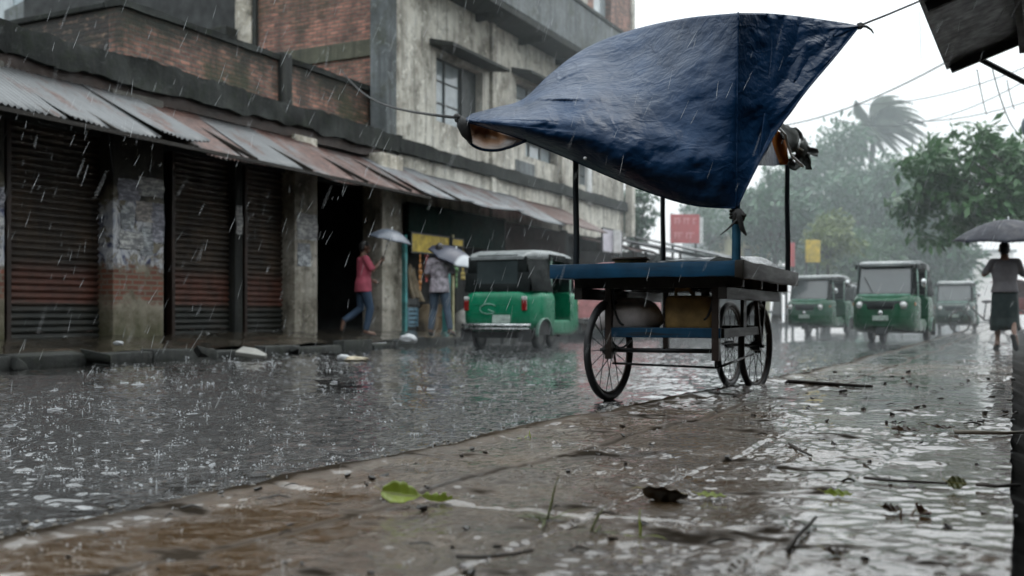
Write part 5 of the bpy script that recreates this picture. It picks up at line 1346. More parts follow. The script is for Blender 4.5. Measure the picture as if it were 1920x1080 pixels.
def make_person(label, J, shirt, lower, kind='trousers', hair=True, sleeves=.5, build=1.0):
    """J: joints; trunk leans from pelvis to neck"""
    D = dict(pelvis=(0, 0, .93), chest=(0, .02, 1.25), neck=(0, .0, 1.45), head=(0, .03, 1.60),
             hipL=(-.09, 0, .90), kneeL=(-.10, .03, .49), ankL=(-.10, -.02, .09), toeL=(-.11, .15, .03),
             hipR=(.09, 0, .90), kneeR=(.10, .03, .49), ankR=(.10, -.02, .09), toeR=(.11, .15, .03),
             shL=(-.175, 0, 1.39), elL=(-.23, -.03, 1.12), wrL=(-.22, .08, .90), shR=(.175, 0, 1.39), elR=(.23, -.03, 1.12), wrR=(.22, .08, .90))
    D.update(J); D = {k: Vector(v) for k, v in D.items()}
    t = empty('person', (0, 0, 0), label=label, cat='person')
    pv, ch, nk, hd = D['pelvis'], D['chest'], D['neck'], D['head']; B = build
    axis = [pv + Vector((0, 0, -.08)), pv, pv.lerp(ch, .45), ch, ch.lerp(nk, .6), nk.lerp(ch, .12), nk + Vector((0, .005, .02)), nk.lerp(hd, .5)]
    dims = [(.13, .10), (.165, .12), (.145, .105), (.175, .118), (.165, .10), (.09, .07), (.058, .058), (.054, .056)]
    b = MB(); b.loft([ell(a, w * B, d * B) for a, (w, d) in zip(axis, dims)])
    for s in 'LR':
        b.tube([D['hip' + s], D['hip' + s].lerp(D['knee' + s], .5), D['knee' + s], D['knee' + s].lerp(D['ank' + s], .3), D['ank' + s].lerp(D['knee' + s], .2), D['ank' + s]], [.088 * B, .074 * B, .054, .056, .037, .036], 14)
        b.ball(D['hip' + s], .088 * B); b.ball(D['knee' + s], .054)
        an, to = D['ank' + s], D['toe' + s]; hv = (an - to); hv = hv.normalized() * .06
        b.tube([an + hv * .8 + (to - an) * .0 - Vector((0, 0, .0)), an.lerp(to, .35) - Vector((0, 0, .012)), an.lerp(to, .75), to], [.036, .040, .040, .024], 12)
        b.tube([D['sh' + s], D['sh' + s].lerp(D['el' + s], .5), D['el' + s], D['el' + s].lerp(D['wr' + s], .35), D['wr' + s]], [.054, .045, .038, .038, .026], 12)
        b.ball(D['sh' + s], .056); b.ball(D['el' + s], .038)
        b.tube([nk.lerp(ch, .25), D['sh' + s]], [.06, .056], 10)
        dirn = D['wr' + s] - D['el' + s]; hand(b, D['wr' + s], dirn, (0, 1, .2) if abs(dirn.normalized().y) < .8 else (0, 0, 1), curl=1.0)
    # head with face
    b.ball(hd + Vector((0, 0, .02)), (.076, .094, .105), 18, 12); b.ball(hd + Vector((0, .03, -.045)), (.058, .065, .065), 14, 10)
    b.tube([hd + Vector((0, .088, .03)), hd + Vector((0, .112, -.012)), hd + Vector((0, .092, -.022))], [.010, .017, .012], 8)
    b.tube([hd + Vector((-.024, .086, -.056)), hd + Vector((0, .095, -.056)), hd + Vector((.024, .086, -.056))], [.007, .010, .007], 8)
    for s in (-1, 1): b.ball(hd + Vector((s * .078, -.005, 0)), (.012, .022, .034), 8, 6)
    b.build('body', M['skin'], t, remesh=.0095, smooth=True)
    ey = MB()
    for s in (-1, 1): ey.ball(hd + Vector((s * .031, .083, .012)), (.013, .010, .008), 8, 6)
    ey.build('eyes', M['hair'], t, smooth=True)
    if hair:
        h = MB(); h.ball(hd + Vector((0, -.012, .042)), (.084, .098, .098), 18, 12); h.ball(hd + Vector((0, -.045, -.005)), (.078, .066, .085), 14, 10)
        ho = h.build('hair', M['hair'], t, remesh=.014, smooth=True)
    s_ = MB(); infl = .020
    ax2 = [pv + Vector((0, 0, -.13 if kind == 'trousers' else -.02)), pv + Vector((0, 0, .04))] + axis[2:6]
    dm2 = [(.20, .155), (.188, .145), (.165, .125), (.192, .132), (.178, .115), (.095, .08)]
    s_.loft([ell(a, w * B, d * B) for a, (w, d) in zip(ax2, dm2)])
    for s in 'LR':
        e = D['sh' + s].lerp(D['el' + s], min(1, sleeves * 2)); pts = [D['sh' + s], D['sh' + s].lerp(e, .5), e]; rr = [.070, .066, .064]
        if sleeves > .5: pts.append(D['el' + s].lerp(D['wr' + s], (sleeves - .5) * 1.8)); rr = [.068, .06, .054, .042]
        s_.tube(pts, rr, 14); s_.ball(D['sh' + s], .069); s_.tube([nk.lerp(ch, .3), D['sh' + s]], [.07, .069], 12)
    s_.build('shirt', shirt, t, remesh=.012, smooth=True)
    lo = MB()
    if kind == 'trousers':
        lo.loft([ell(pv + Vector((0, 0, .06)), .168 * B, .122 * B), ell(pv, .178 * B, .132 * B), ell(pv - Vector((0, 0, .1)), .165 * B, .125 * B)])
        for s in 'LR':
            lo.tube([D['hip' + s], D['hip' + s].lerp(D['knee' + s], .5), D['knee' + s], D['knee' + s].lerp(D['ank' + s], .5), D['ank' + s] + Vector((0, 0, .02))], [.102 * B, .09 * B, .073, .066, .056], 16); lo.ball(D['knee' + s], .073)
        lo.build('trousers', lower, t, remesh=.012, smooth=True)
    else:
        rings = []; n = 48; kl = (D['kneeL'] + D['kneeR']) / 2
        for j, (z, hw, hd_) in enumerate(((.06, .165, .12), (-.04, .185, .14), (-.2, .195, .155), (-.38, .20, .17), (-.52, .205, .18), (-.62, .21, .19))):
            c = pv.lerp(Vector((kl.x, kl.y, pv.z - .45)), min(1, j / 4)); c = Vector((c.x, c.y, pv.z + z)); ring = []
            for k in range(n):
                a = 2 * math.pi * k / n; f = 1 + .06 * (j / 5) * math.sin(9 * a + 1) + .03 * (j / 5) * math.sin(17 * a)
                ring.append(c + Vector((hw * f * math.cos(a), hd_ * f * math.sin(a), .015 * math.sin(3 * a) * (j == 5))))
            rings.append(ring)
        lo.loft(rings, cap=False); lo.build('wrap_skirt', lower, t, smooth=True, solid=.008)
    for s in 'LR':
        sh = MB(); an, to = D['ank' + s], D['toe' + s]; d = (to - an); d.z *= .6; L = d.length; d.normalize(); side = d.cross(Vector((0, 0, 1))).normalized(); up = side.cross(d)
        base = an - up * .045; rings = []
        for tt, w in ((-.07, .028), (-.03, .038), (.06, .036), (.13, .046), (.19, .036), (.215, .014)):
            rings.append([base + d * tt + side * w + up * -.012, base + d * tt - side * w + up * -.012, base + d * tt - side * w + up * .010, base + d * tt + side * w + up * .010])
        sh.loft(rings)
        sh.tube([base + d * .06 + side * .042, base + d * .08 + up * .055, base + d * .06 - side * .042], .009, 6)
        sh.build('sandal', M['rubber'], t)
    return t
def make_umbrella(label, hub, axis, rad, depth, mat, grip, ribs=8):
    """hub = top of canopy, axis = unit vector from grip to hub"""
    t = empty('umbrella', (0, 0, 0), label=label, cat='umbrella')
    hub = Vector(hub); a = Vector(axis).normalized(); s = a.cross(Vector((0, 1, .01))).normalized(); q = a.cross(s); n = ribs * 6; arr = []
    for j in range(13):
        u = j / 12; row = []
        for k in range(n + 1):
            ang = 2 * math.pi * k / n; f = (ang / (2 * math.pi) * ribs) % 1; sc = 1 - .085 * math.sin(math.pi * f) * u; drop = depth * (u ** 1.9) - .05 * depth * math.sin(math.pi * f) * u
            r = rad * u * sc; row.append(tuple(hub + s * r * math.cos(ang) + q * r * math.sin(ang) - a * drop))
        arr.append(row)
    MB().grid(arr).build('canopy', mat, t, smooth=True, solid=.004)
    rb = MB()
    for k in range(ribs):
        ang = 2 * math.pi * k / ribs; f = lambda u: hub + (s * math.cos(ang) + q * math.sin(ang)) * rad * u - a * (depth * u ** 1.9 + .008)
        rb.tube([f(u) for u in (.02, .25, .5, .75, .99)], .004, 5); rb.tube([f(.5), hub - a * depth * 1.05], .003, 5)
    rb.build('ribs', M['iron'], t)
    g = Vector(grip); MB().tube([hub + a * .05, g - a * .08], .007, 8).build('shaft', M['chrome'], t, smooth=True)
    MB().tube([g + a * .05, g - a * .08, g - a * .11 + s * .02, g - a * .11 + s * .05, g - a * .08 + s * .06], .013, 8).build('handle', M['frame'], t, smooth=True)
    return t
def place(o, p, rz): o.location = p; o.rotation_euler = (0, 0, R(rz)); return o
dkblue = m_basic('dark_grey_umbrella_cloth', (.008, .010, .018), .6, var=.3, bump=.1, spec=.3)
greyu = m_basic('grey_umbrella_cloth', (.075, .088, .11), .4, var=.3, bump=.1)
# walker on the right, back to the camera
wk = make_person('person in pale shirt and dark wrap skirt walking away under a big dark umbrella',
    dict(kneeL=(-.09, .06, .50), ankL=(-.10, .05, .09), toeL=(-.11, .22, .03), kneeR=(.10, .0, .50), ankR=(.115, -.24, .20), toeR=(.14, -.21, .05),
         elL=(-.30, .02, 1.20), wrL=(-.10, .16, 1.34), elR=(.28, .06, 1.18), wrR=(.06, .18, 1.36), head=(0, .06, 1.59)), fabric('pale_grey_lilac_shirt', (.09, .085, .092)), fabric('black_green_wrap', (.008, .018, .018)), 'skirt', sleeves=.55, build=1.05)
WK = P(1884, 600, 15.9); WK.z = .04
place(wk, WK, 8)
g = WK + Vector((.02, .2, 1.38))
make_umbrella('big dark umbrella held up by the walking person on the right', g + Vector((.03, -.14, .70)), (.03, -.08, 1), .83, .36, dkblue, g)
# pink shirt
pk = make_person('person in pink shirt and blue jeans walking on the far pavement',
    dict(kneeL=(-.10, -.02, .50), ankL=(-.12, -.33, .26), toeL=(-.13, -.36, .10), kneeR=(.10, .10, .49), ankR=(.10, .02, .09), toeR=(.10, .20, .03),
         elR=(.26, .10, 1.18), wrR=(.22, .26, 1.36), elL=(-.25, .05, 1.14), wrL=(-.14, .22, 1.02)), fabric('wet_pink_shirt', (.36, .065, .10)), fabric('dark_blue_jeans', (.025, .05, .09)), sleeves=.5)
PK = P(681, 600, 18.0); PK.z = .20
place(pk, PK, -38)
g = PK + Matrix.Rotation(R(-38), 3, 'Z') @ Vector((.22, .30, 1.40))
make_umbrella('grey umbrella tilted in front of the pale pillar, held by the person in pink', g + Vector((.16, .05, .52)), (.20, .05, .9), .42, .2, greyu, g)
# second person
_n = N('navy_umbrella_with_pale_panel'); _x = _n.sep(_n.obj())[0]
p2 = make_person('person in mottled white shirt and jeans under a slanted umbrella by the dark shop',
    dict(kneeL=(-.13, .05, .49), ankL=(-.17, .0, .09), toeL=(-.2, .17, .03), kneeR=(.14, .02, .49), ankR=(.22, -.04, .09), toeR=(.26, .12, .03), elR=(.24, .12, 1.15), wrR=(.12, .24, 1.32), elL=(-.24, .0, 1.12), wrL=(-.12, .2, 1.15)),
    m_basic('mottled_white_shirt', (.30, .27, .30), .7, var=.7, scale=11), fabric('grey_blue_jeans', (.07, .10, .14)), sleeves=.45)
P2 = P(824, 600, 18.6); P2.z = .20
place(p2, P2, 15)
g = P2 + Vector((.10, .25, 1.33))
twotone = _n.out(_n.ramp(_n.math('SUBTRACT', _x, g.x + .05), [(.22, (.02, .025, .045)), (.26, (.38, .40, .42))]), .4)
make_umbrella('dark umbrella with a pale panel slanting over the person in white', g + Vector((.12, -.02, .30)), (.42, -.08, .8), .50, .18, twotone, g)
# ------------------------------------------------------------------ trees
def leaf_cloud(name, clusters, n, size, mat, parent, seed=0, wind=(0, 0, 0), droop=.3, aspect=.42):
    rn = np.random.default_rng(seed); C = np.array([c[0] for c in clusters], float); Rd = np.array([c[1] for c in clusters], float)
    wgt = Rd ** 2; idx = rn.choice(len(C), n, p=wgt / wgt.sum())
    d = rn.normal(size=(n, 3)); d /= np.linalg.norm(d, axis=1)[:, None]; rad = rn.random(n) ** .45
    pos = C[idx] + d * (rad * Rd[idx])[:, None] * np.array([1, 1, .75])
    ax = d * .6 + rn.normal(size=(n, 3)) * .55 + np.array(wind) - np.array([0, 0, droop]); ax /= np.linalg.norm(ax, axis=1)[:, None]
    up = rn.normal(size=(n, 3)) * .5 + np.array([0, 0, 1]); sd = np.cross(ax, up); sd /= np.linalg.norm(sd, axis=1)[:, None]; nr = np.cross(sd, ax)
    L = (size * (.6 + .8 * rn.random(n)))[:, None]; Wd = L * aspect
    v = np.stack([pos, pos + ax * L * .5 + sd * Wd * .5 - nr * L * .05, pos + ax * L, pos + ax * L * .5 - sd * Wd * .5 - nr * L * .05], 1).reshape(-1, 3)
    me = bpy.data.meshes.new(name); me.vertices.add(len(v)); me.vertices.foreach_set('co', v.reshape(-1).astype(np.float32))
    me.loops.add(len(v)); me.loops.foreach_set('vertex_index', np.arange(len(v), dtype=np.int32)); me.polygons.add(n); me.polygons.foreach_set('loop_start', np.arange(n, dtype=np.int32) * 4)
    me.update(calc_edges=True); me.materials.append(mat)
    o = bpy.data.objects.new(name, me); COL.objects.link(o); o.parent = parent; return o
def broad_tree(label, base, top_c, rx, rz, nclus, n, size, mat, seed, wind=(0, 0, 0), trunk_r=.16, upright=False, group=None, clus_r=(.25, .5), cat='tree'):
    """crown centred on top_c (world), trunk from base"""
    rn = random.Random(seed); t = empty('broadleaf_tree', (0, 0, 0), label=label, cat=cat, group=group); base = Vector(base); tc = Vector(top_c); cl = []
    for i in range(nclus):
        while True:
            q = Vector([rn.uniform(-1, 1) for _ in range(3)])
            if .25 < q.length < 1: break
        q = q * (.55 + .45 * rn.random()) / max(.6, q.length)
        r = rx * rn.uniform(*clus_r); cl.append((tc + Vector((q.x * rx, q.y * rx, q.z * rz + rz * .1 * math.sin(i))), r))
    m = MB(); fork = Vector((base.x, base.y, tc.z - rz * .4)) if upright else Vector((tc.x, tc.y, tc.z - rz * .75))
    bend = Vector((rn.uniform(-.2, .2), rn.uniform(-.2, .2), 0))
    m.tube([base - Vector((0, 0, .1)), base.lerp(fork, .4) + bend, fork], [trunk_r * 1.35, trunk_r, trunk_r * .75], 10)
    for c, r in rn.sample(cl, min(len(cl), 16)):
        mid = fork.lerp(c, .5) + Vector((rn.uniform(-.2, .2), rn.uniform(-.2, .2), .15)) * rx * .4
        m.tube([fork, mid, c], [trunk_r * .5, trunk_r * .28, trunk_r * .08], 6)
        for k in range(2):
            e = c + Vector([rn.uniform(-1, 1) for _ in range(3)]) * r; m.tube([mid.lerp(c, .6), e], [trunk_r * .12, trunk_r * .03], 5)
    m.build('trunk', M['bark'], t, smooth=True)
    leaf_cloud('crown', cl, n, size, mat, t, seed, wind)
    return t
def tree_px(label, px, py_top, py_bot, width, w, nclus, n, size, mat, seed, wind=(.5, 0, 0), base_px=None, **k):
    sc = F / w; c = P(px, (py_top + py_bot) / 2, w); rx = width / 2 / sc; rz = (py_bot - py_top) / 2 / sc
    b = P(base_px if base_px else px, 600, w); b.z = 0
    return broad_tree(label, b, c, rx, rz, nclus, n, size, mat, seed, tuple(Vector((CT, ST, 0)) * wind[0]), **k)
tree_px('dark leafy tree reaching in from the right above the umbrella', 1822, 240, 462, 285, 24, 95, 6200, .25, M['leaf'], 1, base_px=1962, clus_r=(.10, .24), trunk_r=.14, upright=True)
grp = 'hazy trees beyond the traffic'
tree_px('pale misty tree showing through below the torn rags of the cart', 1452, 318, 500, 140, 46, 36, 5500, .36, M['leaf_grey'], 2, group=None)
tree_px('tall misty tree left of the windblown palm', 1545, 244, 540, 215, 54, 60, 11000, .40, M['leaf_grey'], 3)
tree_px('broad misty tree below the windblown palm', 1655, 276, 560, 225, 50, 60, 13000, .36, M['leaf_grey'], 4)
tree_px('dark tree filling the gap behind the nearest oncoming rickshaw', 1742, 335, 570, 170, 46, 44, 7500, .34, M['leaf_grey'], 5)
tree_px('low dark tree behind the hazy oncoming rickshaw', 1600, 430, 580, 170, 47, 36, 5500, .30, M['leaf'], 6)
tree_px('yellow green bush rising above the yellow banner', 1552, 395, 500, 105, 40, 26, 2400, .22, M['leaf_pale'], 7, trunk_r=.08)
tree_px('green creeper covered tree at the end of the concrete building', 1196, 330, 470, 70, 37, 22, 2000, .22, M['leaf_grey'], 8, trunk_r=.08)
tree_px('small yellowish bush behind the red signboard', 1330, 372, 470, 150, 52, 24, 2200, .25, M['leaf_grey'], 9, trunk_r=.08)
# windblown palm
def palm(label, px, py, w, L, seed):
    rn = random.Random(seed); t = empty('palm_tree', (0, 0, 0), label=label, cat='palm tree'); top = P(px, py, w); base = P(px - 15, 600, w); base.z = 0
    wd = Vector((CT, ST, 0))
    MB().tube([base, base.lerp(top, .5) + wd * -.3, top], [.26, .19, .15], 10).build('trunk', M['bark'], t, smooth=True)
    f = MB(); r_ = MB()
    for i in range(84):
        a = i * 2.4; el = rn.uniform(-.35, 1.35); d = Vector((math.cos(a) * math.cos(el), math.sin(a) * math.cos(el), math.sin(el))); p = top.copy(); pts = [p]; ll = L * rn.uniform(.75, 1.1)
        for j in range(12):
            d = (d + wd * .16 + Vector((0, 0, -.09 - .011 * j))).normalized(); p = p + d * ll / 12; pts.append(p)
        r_.tube(pts, [.03 * (1 - k / 13) + .004 for k in range(13)], 5)
        for j in range(1, 13):
            dd = (pts[j] - pts[j - 1]).normalized(); sd = dd.cross(Vector((0, 0, 1))).normalized()
            for s in (-1, 1):
                for q in (0, .33, .66):
                    b = pts[j - 1].lerp(pts[j], q + .25); l2 = ll * .22 * math.sin(math.pi * (.15 + .8 * j / 13)) * rn.uniform(.8, 1.1)
                    e = b + (dd * .6 + sd * s * .5 + wd * .55 + Vector((0, 0, -.55))).normalized() * l2; wv = dd * .12
                    f.add([b - wv, b + wv, e], [(0, 1, 2)])
    f.build('crown', M['palm'], t, fixn=False); r_.build('frond_stems', M['palm'], t)
palm('windblown palm rising tallest above the hazy trees', 1640, 240, 58, 3.0, 2)

# ------------------------------------------------------------------ far left street side: low stalls, red sign, small houses
def stall(label, pa, pb, X, zt, mat, seed, wallmat):
    y0, y1 = yon(pa, X), yon(pb, X); t = empty('market_stall', (X - 1, (y0 + y1) / 2, 0), label=label, cat='stall')
    MB().bb((X - 3.0, y0, 0), (X - .9, y1, zt - .15)).build('wall', wallmat, t)
    nc = int((y1 - y0) / .16 * 4); arr = []
    for i in range(5):
        s = i / 4; arr.append([(X - 3.1 + 3.1 * s, y0 - .2 + (y1 - y0 + .4) * j / nc, zt + .65 - .75 * s + .02 * math.sin(j * math.pi / 2) + .04 * math.sin(j * .11 + seed) * s) for j in range(nc + 1)])
    MB().grid(arr).build('roof', mat, t, smooth=True, solid=.01)
    p = MB()
    for y in np.linspace(y0 + .1, y1 - .1, 4): p.bb((X - .15, y - .04, 0), (X - .07, y + .04, zt - .1))
    each(p, 'post', M['brown_wood'], t)
    MB().bb((X - .9, y0 + .2, .6), (X - .3, y1 - .2, .7)).bb((X - .88, y0 + .2, 0), (X - .84, y1 - .2, .6)).build('counter', M['conc_dark'], t)
    return t
stall('low tin roofed stall directly past the end of the concrete building', 1168, 1240, -10.6, 2.7, M['tin_rust'], 1, M['interior'])
stall('grey tin roofed stall under the red signboard', 1243, 1345, -10.0, 2.75, M['tin_far'], 2, M['conc_dark'])
stall('farthest low stall with a grey roof behind the blue front post of the cart', 1350, 1470, -8.6, 2.6, M['tin_far'], 3, M['conc_dark'])
def house(label, pa, pb, w, zt, depth, wall, roofm, nwin=2, gable=True):
    a = P(pa, 600, w); b = P(pb, 600, w); a.z = b.z = 0; c = (a + b) / 2; L = (b - a).length; fw = Vector((-ST, CT, 0)); rt = (b - a).normalized()
    t = empty('house', c, label=label, cat='house'); ang = math.atan2(rt.y, rt.x)
    m = MB(); rot = Matrix.Rotation(ang, 3, 'Z')
    def bx(mb, c0, d): mb.box(c + rot @ Vector(c0), d, rot)
    bx(m, (0, depth / 2, zt / 2), (L, depth, zt)); m.build('wall', wall, t)
    r = MB()
    if gable:
        pr = [(-L / 2 - .25, zt - .05), (0, zt + L * .22), (L / 2 + .25, zt - .05), (0, zt + L * .22 - .12)]
        vs = [c + rot @ Vector((x, y, z)) for y in (-.3, depth + .3) for x, z in pr]; r.add(vs, [(0, 1, 2, 3), (7, 6, 5, 4), (0, 4, 5, 1), (1, 5, 6, 2), (2, 6, 7, 3), (3, 7, 4, 0)])
    else: bx(r, (0, depth / 2, zt + .1), (L + .4, depth + .4, .2))
    r.build('roof', roofm, t)
    for i in range(nwin):
        f = MB(); x = -L / 2 + L * (i + .5) / nwin; bx(f, (x, -.02, zt * .72), (L / nwin * .45, .08, zt * .18)); fo = f.build('window', M['frame'], t)
        g_ = MB(); bx(g_, (x, -.045, zt * .72), (L / nwin * .38, .05, zt * .14)); g_.build('pane', M['glass'], fo)
    return t
cream = m_basic('cream_plaster', (.50, .47, .28), .7, var=.2, dirt=.3)
house('small cream house with pale roof behind the blue front post', 1388, 1444, 48, 4.6, 6, cream, m_basic('pale_grey_roof', (.45, .45, .45), .6), 2)
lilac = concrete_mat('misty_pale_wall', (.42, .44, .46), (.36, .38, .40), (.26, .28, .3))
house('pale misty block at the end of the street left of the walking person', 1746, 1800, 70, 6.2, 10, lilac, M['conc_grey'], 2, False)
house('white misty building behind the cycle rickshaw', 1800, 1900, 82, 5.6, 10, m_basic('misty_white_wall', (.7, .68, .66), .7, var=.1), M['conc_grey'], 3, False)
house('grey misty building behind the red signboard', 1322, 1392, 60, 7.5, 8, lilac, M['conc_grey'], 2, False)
# red signboard with two lines of pale lettering on posts
pink_paint = m_basic('washed_pink_lettering', (.60, .27, .27), .5, var=.15, bump=0)
red = m_basic('red_signboard', (.42, .07, .075), .45, var=.12, dirt=.15, scale=3)
def face_board(name, px0, px1, y0p, y1p, w, mat, label, leg_to=0, rows=2, edge=None, yaw=8):
    a = P(px0, y0p, w); b = P(px1, y1p, w); c = (a + b) / 2; L = math.hypot(b.x - a.x, b.y - a.y); H = abs(a.z - b.z); t = empty(name, (0, 0, 0), label=label, cat='sign')
    MB().bb((-L / 2, -.04, -H / 2), (L / 2, .04, H / 2)).build('panel', mat, t, bevel=.01)
    rn = random.Random(3)
    if rows:
        m = MB(); hh = H / rows
        for r_ in range(rows):
            zt = H / 2 - hh * (r_ + .3); s = hh * .42; x = -L * .38
            while x < L * .36:
                w_ = rn.uniform(.18, .34) * L; w_ = min(w_, L * .40 - x); m.box((x + w_ / 2, -.047, zt), (w_, .008, s * .2)); q_ = x + s * .15
                while q_ < x + w_ - s * .1:
                    m.box((q_, -.047, zt - s * .5), (s * .16, .008, s * .8))
                    if rn.random() < .7: m.box((q_ + s * .2, -.047, zt - s * rn.uniform(.4, .8)), (s * .4, .008, s * .15), (0, rn.uniform(-.6, .6), 0))
                    q_ += s * rn.uniform(.5, .75)
                x += w_ + s * .5
        m.build('lettering', pink_paint, t)
    if edge is not None: MB().bb((L / 2 + .002, -.05, -H / 2), (L / 2 + edge, .05, H / 2 - .1)).build('side_panel', M['cord_white'], t)
    if leg_to is not None:
        lg = MB()
        for s in (-1, 1): lg.bb((s * L * .4 - .04, .042, leg_to - c.z), (s * L * .4 + .04, .12, -H / 2 + .1))
        each(lg, 'post', M['frame'], t)
    t.location = c; t.rotation_euler = (0, 0, R(26.7 + yaw)); return t
face_board('red_signboard', 1256, 1312, 402, 456, 38, red, 'red signboard with two lines of pale lettering above a tin roof', edge=.14)
face_board('yellow_banner', 1510, 1538, 450, 492, 36, yel, 'bright yellow banner hanging left of the nearest oncoming rickshaw', rows=0)
face_board('red_banner', 1474, 1490, 455, 500, 38, red, 'narrow red banner beside the back post of the cart', rows=0)
face_board('white_signboard', 1150, 1164, 432, 474, 29.5, M['cord_white'], 'narrow white board behind the pale lilac signboard', rows=0)

# ------------------------------------------------------------------ right: dark canopy, shop front out of frame, lamp, wires
rs = empty('shop_front', (1.2, 5, 0), label='dark shop with a flat canopy overhead at the right edge', cat='shop building')
MB().bb((1.5, -9.9, 0), (4, 14, 6)).build('wall', M['conc_dark'], rs)
MB().bb((-16, -12, 0), (10, -10, 9)).build('rear_light_block', M['conc_dark'], rs)  # added block behind the camera, out of view, to cut sky light
cA, cB = P(1722, 0, 7.23), P(1775, 131, 9.3)
dE = (cB - cA).normalized(); near = cB - dE * 13.0; slope = Vector((2.1, 0, .72))
can = MB(); vs = []
for dz in (0, .06): vs += [near + Vector((0, 0, dz)), cB + Vector((0, 0, dz)), cB + slope + Vector((0, 0, dz)), near + slope + Vector((0, 0, dz))]
can.add(vs, [(0, 1, 2, 3), (7, 6, 5, 4), (0, 4, 5, 1), (1, 5, 6, 2), (2, 6, 7, 3), (3, 7, 4, 0)]); can.build('canopy', M['canopy'] if 'canopy' in M else m_basic('black_wet_sheet', (.010, .012, .012), .5, var=.5, bump=.4, bscale=8), rs)
rf = MB()
for k in range(7):
    p = cB - dE * (k * 2.1 + .12); rf.bar(p + slope * .02 - Vector((0, 0, .04)), p + slope * .98 - Vector((0, 0, .04)), .05, .07)
for s in (.3, .62): rf.bar(cB + slope * s - Vector((0, 0, .11)), near + slope * s - Vector((0, 0, .11)), .05, .05)
each(rf, 'rafter', M['black'], rs)
st = MB(); a = P(1832, 108, 9.2); b = P(1990, 190, 9.4); st.tube([a, b, b + (b - a) * .6], .026, 8); st.build('strut', M['iron'], rs, smooth=True)
MB().tube([P(1822, 106, 9.2), P(1822, 118, 9.2)], [.03, .012], 8).build('bolt', M['iron'], rs)
lm = empty('street_lamp', (0, 0, 0), label='pale globe lamp cut by the right edge of the photo', cat='lamp')
c = P(1938, 236, 14); MB().ball(c, (.16, .16, .2), 16, 12).build('globe', m_basic('pale_globe', (.16, .20, .23), .4, var=.2), lm, smooth=True)
MB().tube([c - Vector((0, 0, .18)), c - Vector((0, 0, .75)), c - Vector((-.2, 0, .8)), c - Vector((-1.2, 0, .8))], .03, 8).ball(c - Vector((0, 0, .62)), (.09, .09, .1)).build('bracket', M['iron'], lm, smooth=True)
def wire(label, a, b, sag, r=.012):
    a = Vector(a); b = Vector(b); pts = []
    for t in np.linspace(0, 1, 22): q = a.lerp(b, t); q.z -= sag * 4 * t * (1 - t); pts.append(q)
    return tag(MB().tube(pts, r, 5).build('overhead_wire', M['wire'], smooth=True), label, 'wire', 'overhead wires against the white sky')
M['wire'] = m_basic('grey_cable', (.10, .11, .115), .6, bump=0)
wire('overhead wire running from behind the tarpaulin up to the dark canopy', P(1380, 240, 34), P(1830, 85, 20), .5, .018)
wire('overhead wire passing below the canopy corner to the right edge', P(1600, 195, 30), P(1960, 110, 22), .3)
wire('overhead wire crossing just above the palm crown', P(1560, 222, 32), P(1960, 128, 24), .7)
wire('lowest overhead wire, sloping over the dark leafy tree', P(1700, 228, 26), P(1980, 170, 24), .2)
wire('thin cable dropping steeply from the canopy strut to the leafy tree', P(1858, 118, 14), P(1905, 245, 16), .15, .008)
wire('thin cable dropping from beneath the canopy edge', P(1832, 130, 14), P(1850, 215, 16), .05, .007)
wire('faint cable hanging between the rope and the canopy corner', P(1724, 20, 20), P(1727, 110, 20), .0, .006)
wire('thin cable nearest the right edge of the photo', P(1888, 150, 15), P(1902, 205, 16), .05, .007)

# ------------------------------------------------------------------ fallen leaves, twigs and debris in the foreground
def leaf_obj(label, px, py, L, wd, rz, mat, curl, fold, seed, tilt=(0, 0), z=.05, name='fallen_leaf', ragged=0):
    p = G(px, py, .05); n, m = 22, 9; arr = []; rn = random.Random(seed)
    for i in range(n):
        t = i / (n - 1); ww = wd * math.sin(math.pi * min(1, t * .97 + .03) ** .8) ** .8 + .0015; row = []
        ww *= 1 + ragged * (rn.random() - .6)
        for j in range(m):
            s = (j / (m - 1) - .5) * 2
            row.append((L * (t - .5), s * ww / 2, curl * L * (2 * t - 1) ** 2 * .5 + fold * abs(s) * ww * .5 + .004 * math.sin(t * 22 + s * 3) * abs(s)))
        arr.append(row)
    b = MB().grid(arr); t = empty(name, (0, 0, 0), label=label, cat='leaf')
    b.build('blade', mat, t, smooth=True, solid=.0008)
    MB().tube([(-L * .5, 0, curl * L * .5), (-L * .62, .004, curl * L * .5 + .004), (-L * .74, .012, curl * L * .5 + .002)], [.0016, .0013, .0012], 6).build('stalk', M['stalk'], t)
    MB().tube([(L * (q - .5), 0, curl * L * (2 * q - 1) ** 2 * .5 + .0012) for q in np.linspace(0, .97, 12)], .0011, 5).build('midrib', M['stalk'], t)
    t.location = (p.x, p.y, z + .006); t.rotation_euler = (R(tilt[0]), R(tilt[1]), R(rz)); return t
M['stalk'] = m_basic('leaf_stalk', (.22, .20, .06), .5, bump=0)
gl = leafmat('fresh_green_leaf', (.17, .23, .025), (.34, .40, .06), .3, .4)
bl2 = leafmat('dark_brown_leaf', (.022, .012, .007), (.06, .032, .012), .3, .15)
leaf_obj('curled yellow green leaf lying on the wet slab, left half', 754, 944, .125, .075, 10, gl, .22, .5, 1, (50, 4), ragged=.1, z=.068)
leaf_obj('torn pale green leaf, right half of the green pair', 816, 944, .10, .055, 200, leafmat('pale_torn_leaf', (.35, .46, .12), (.6, .66, .28), .3, .4), .3, .6, 2, (30, -6), ragged=.5)
leaf_obj('large dark brown curled leaf standing on edge', 1248, 934, .145, .085, 6, leafmat('brown_olive_leaf', (.03, .016, .007), (.075, .05, .014), .3, .2), -.10, -.5, 3, (-44, 5), z=.07)
leaf_obj('small yellowish leaf just right of the dark brown leaf', 1335, 934, .09, .03, 5, gl, .1, .4, 4, (14, 0))
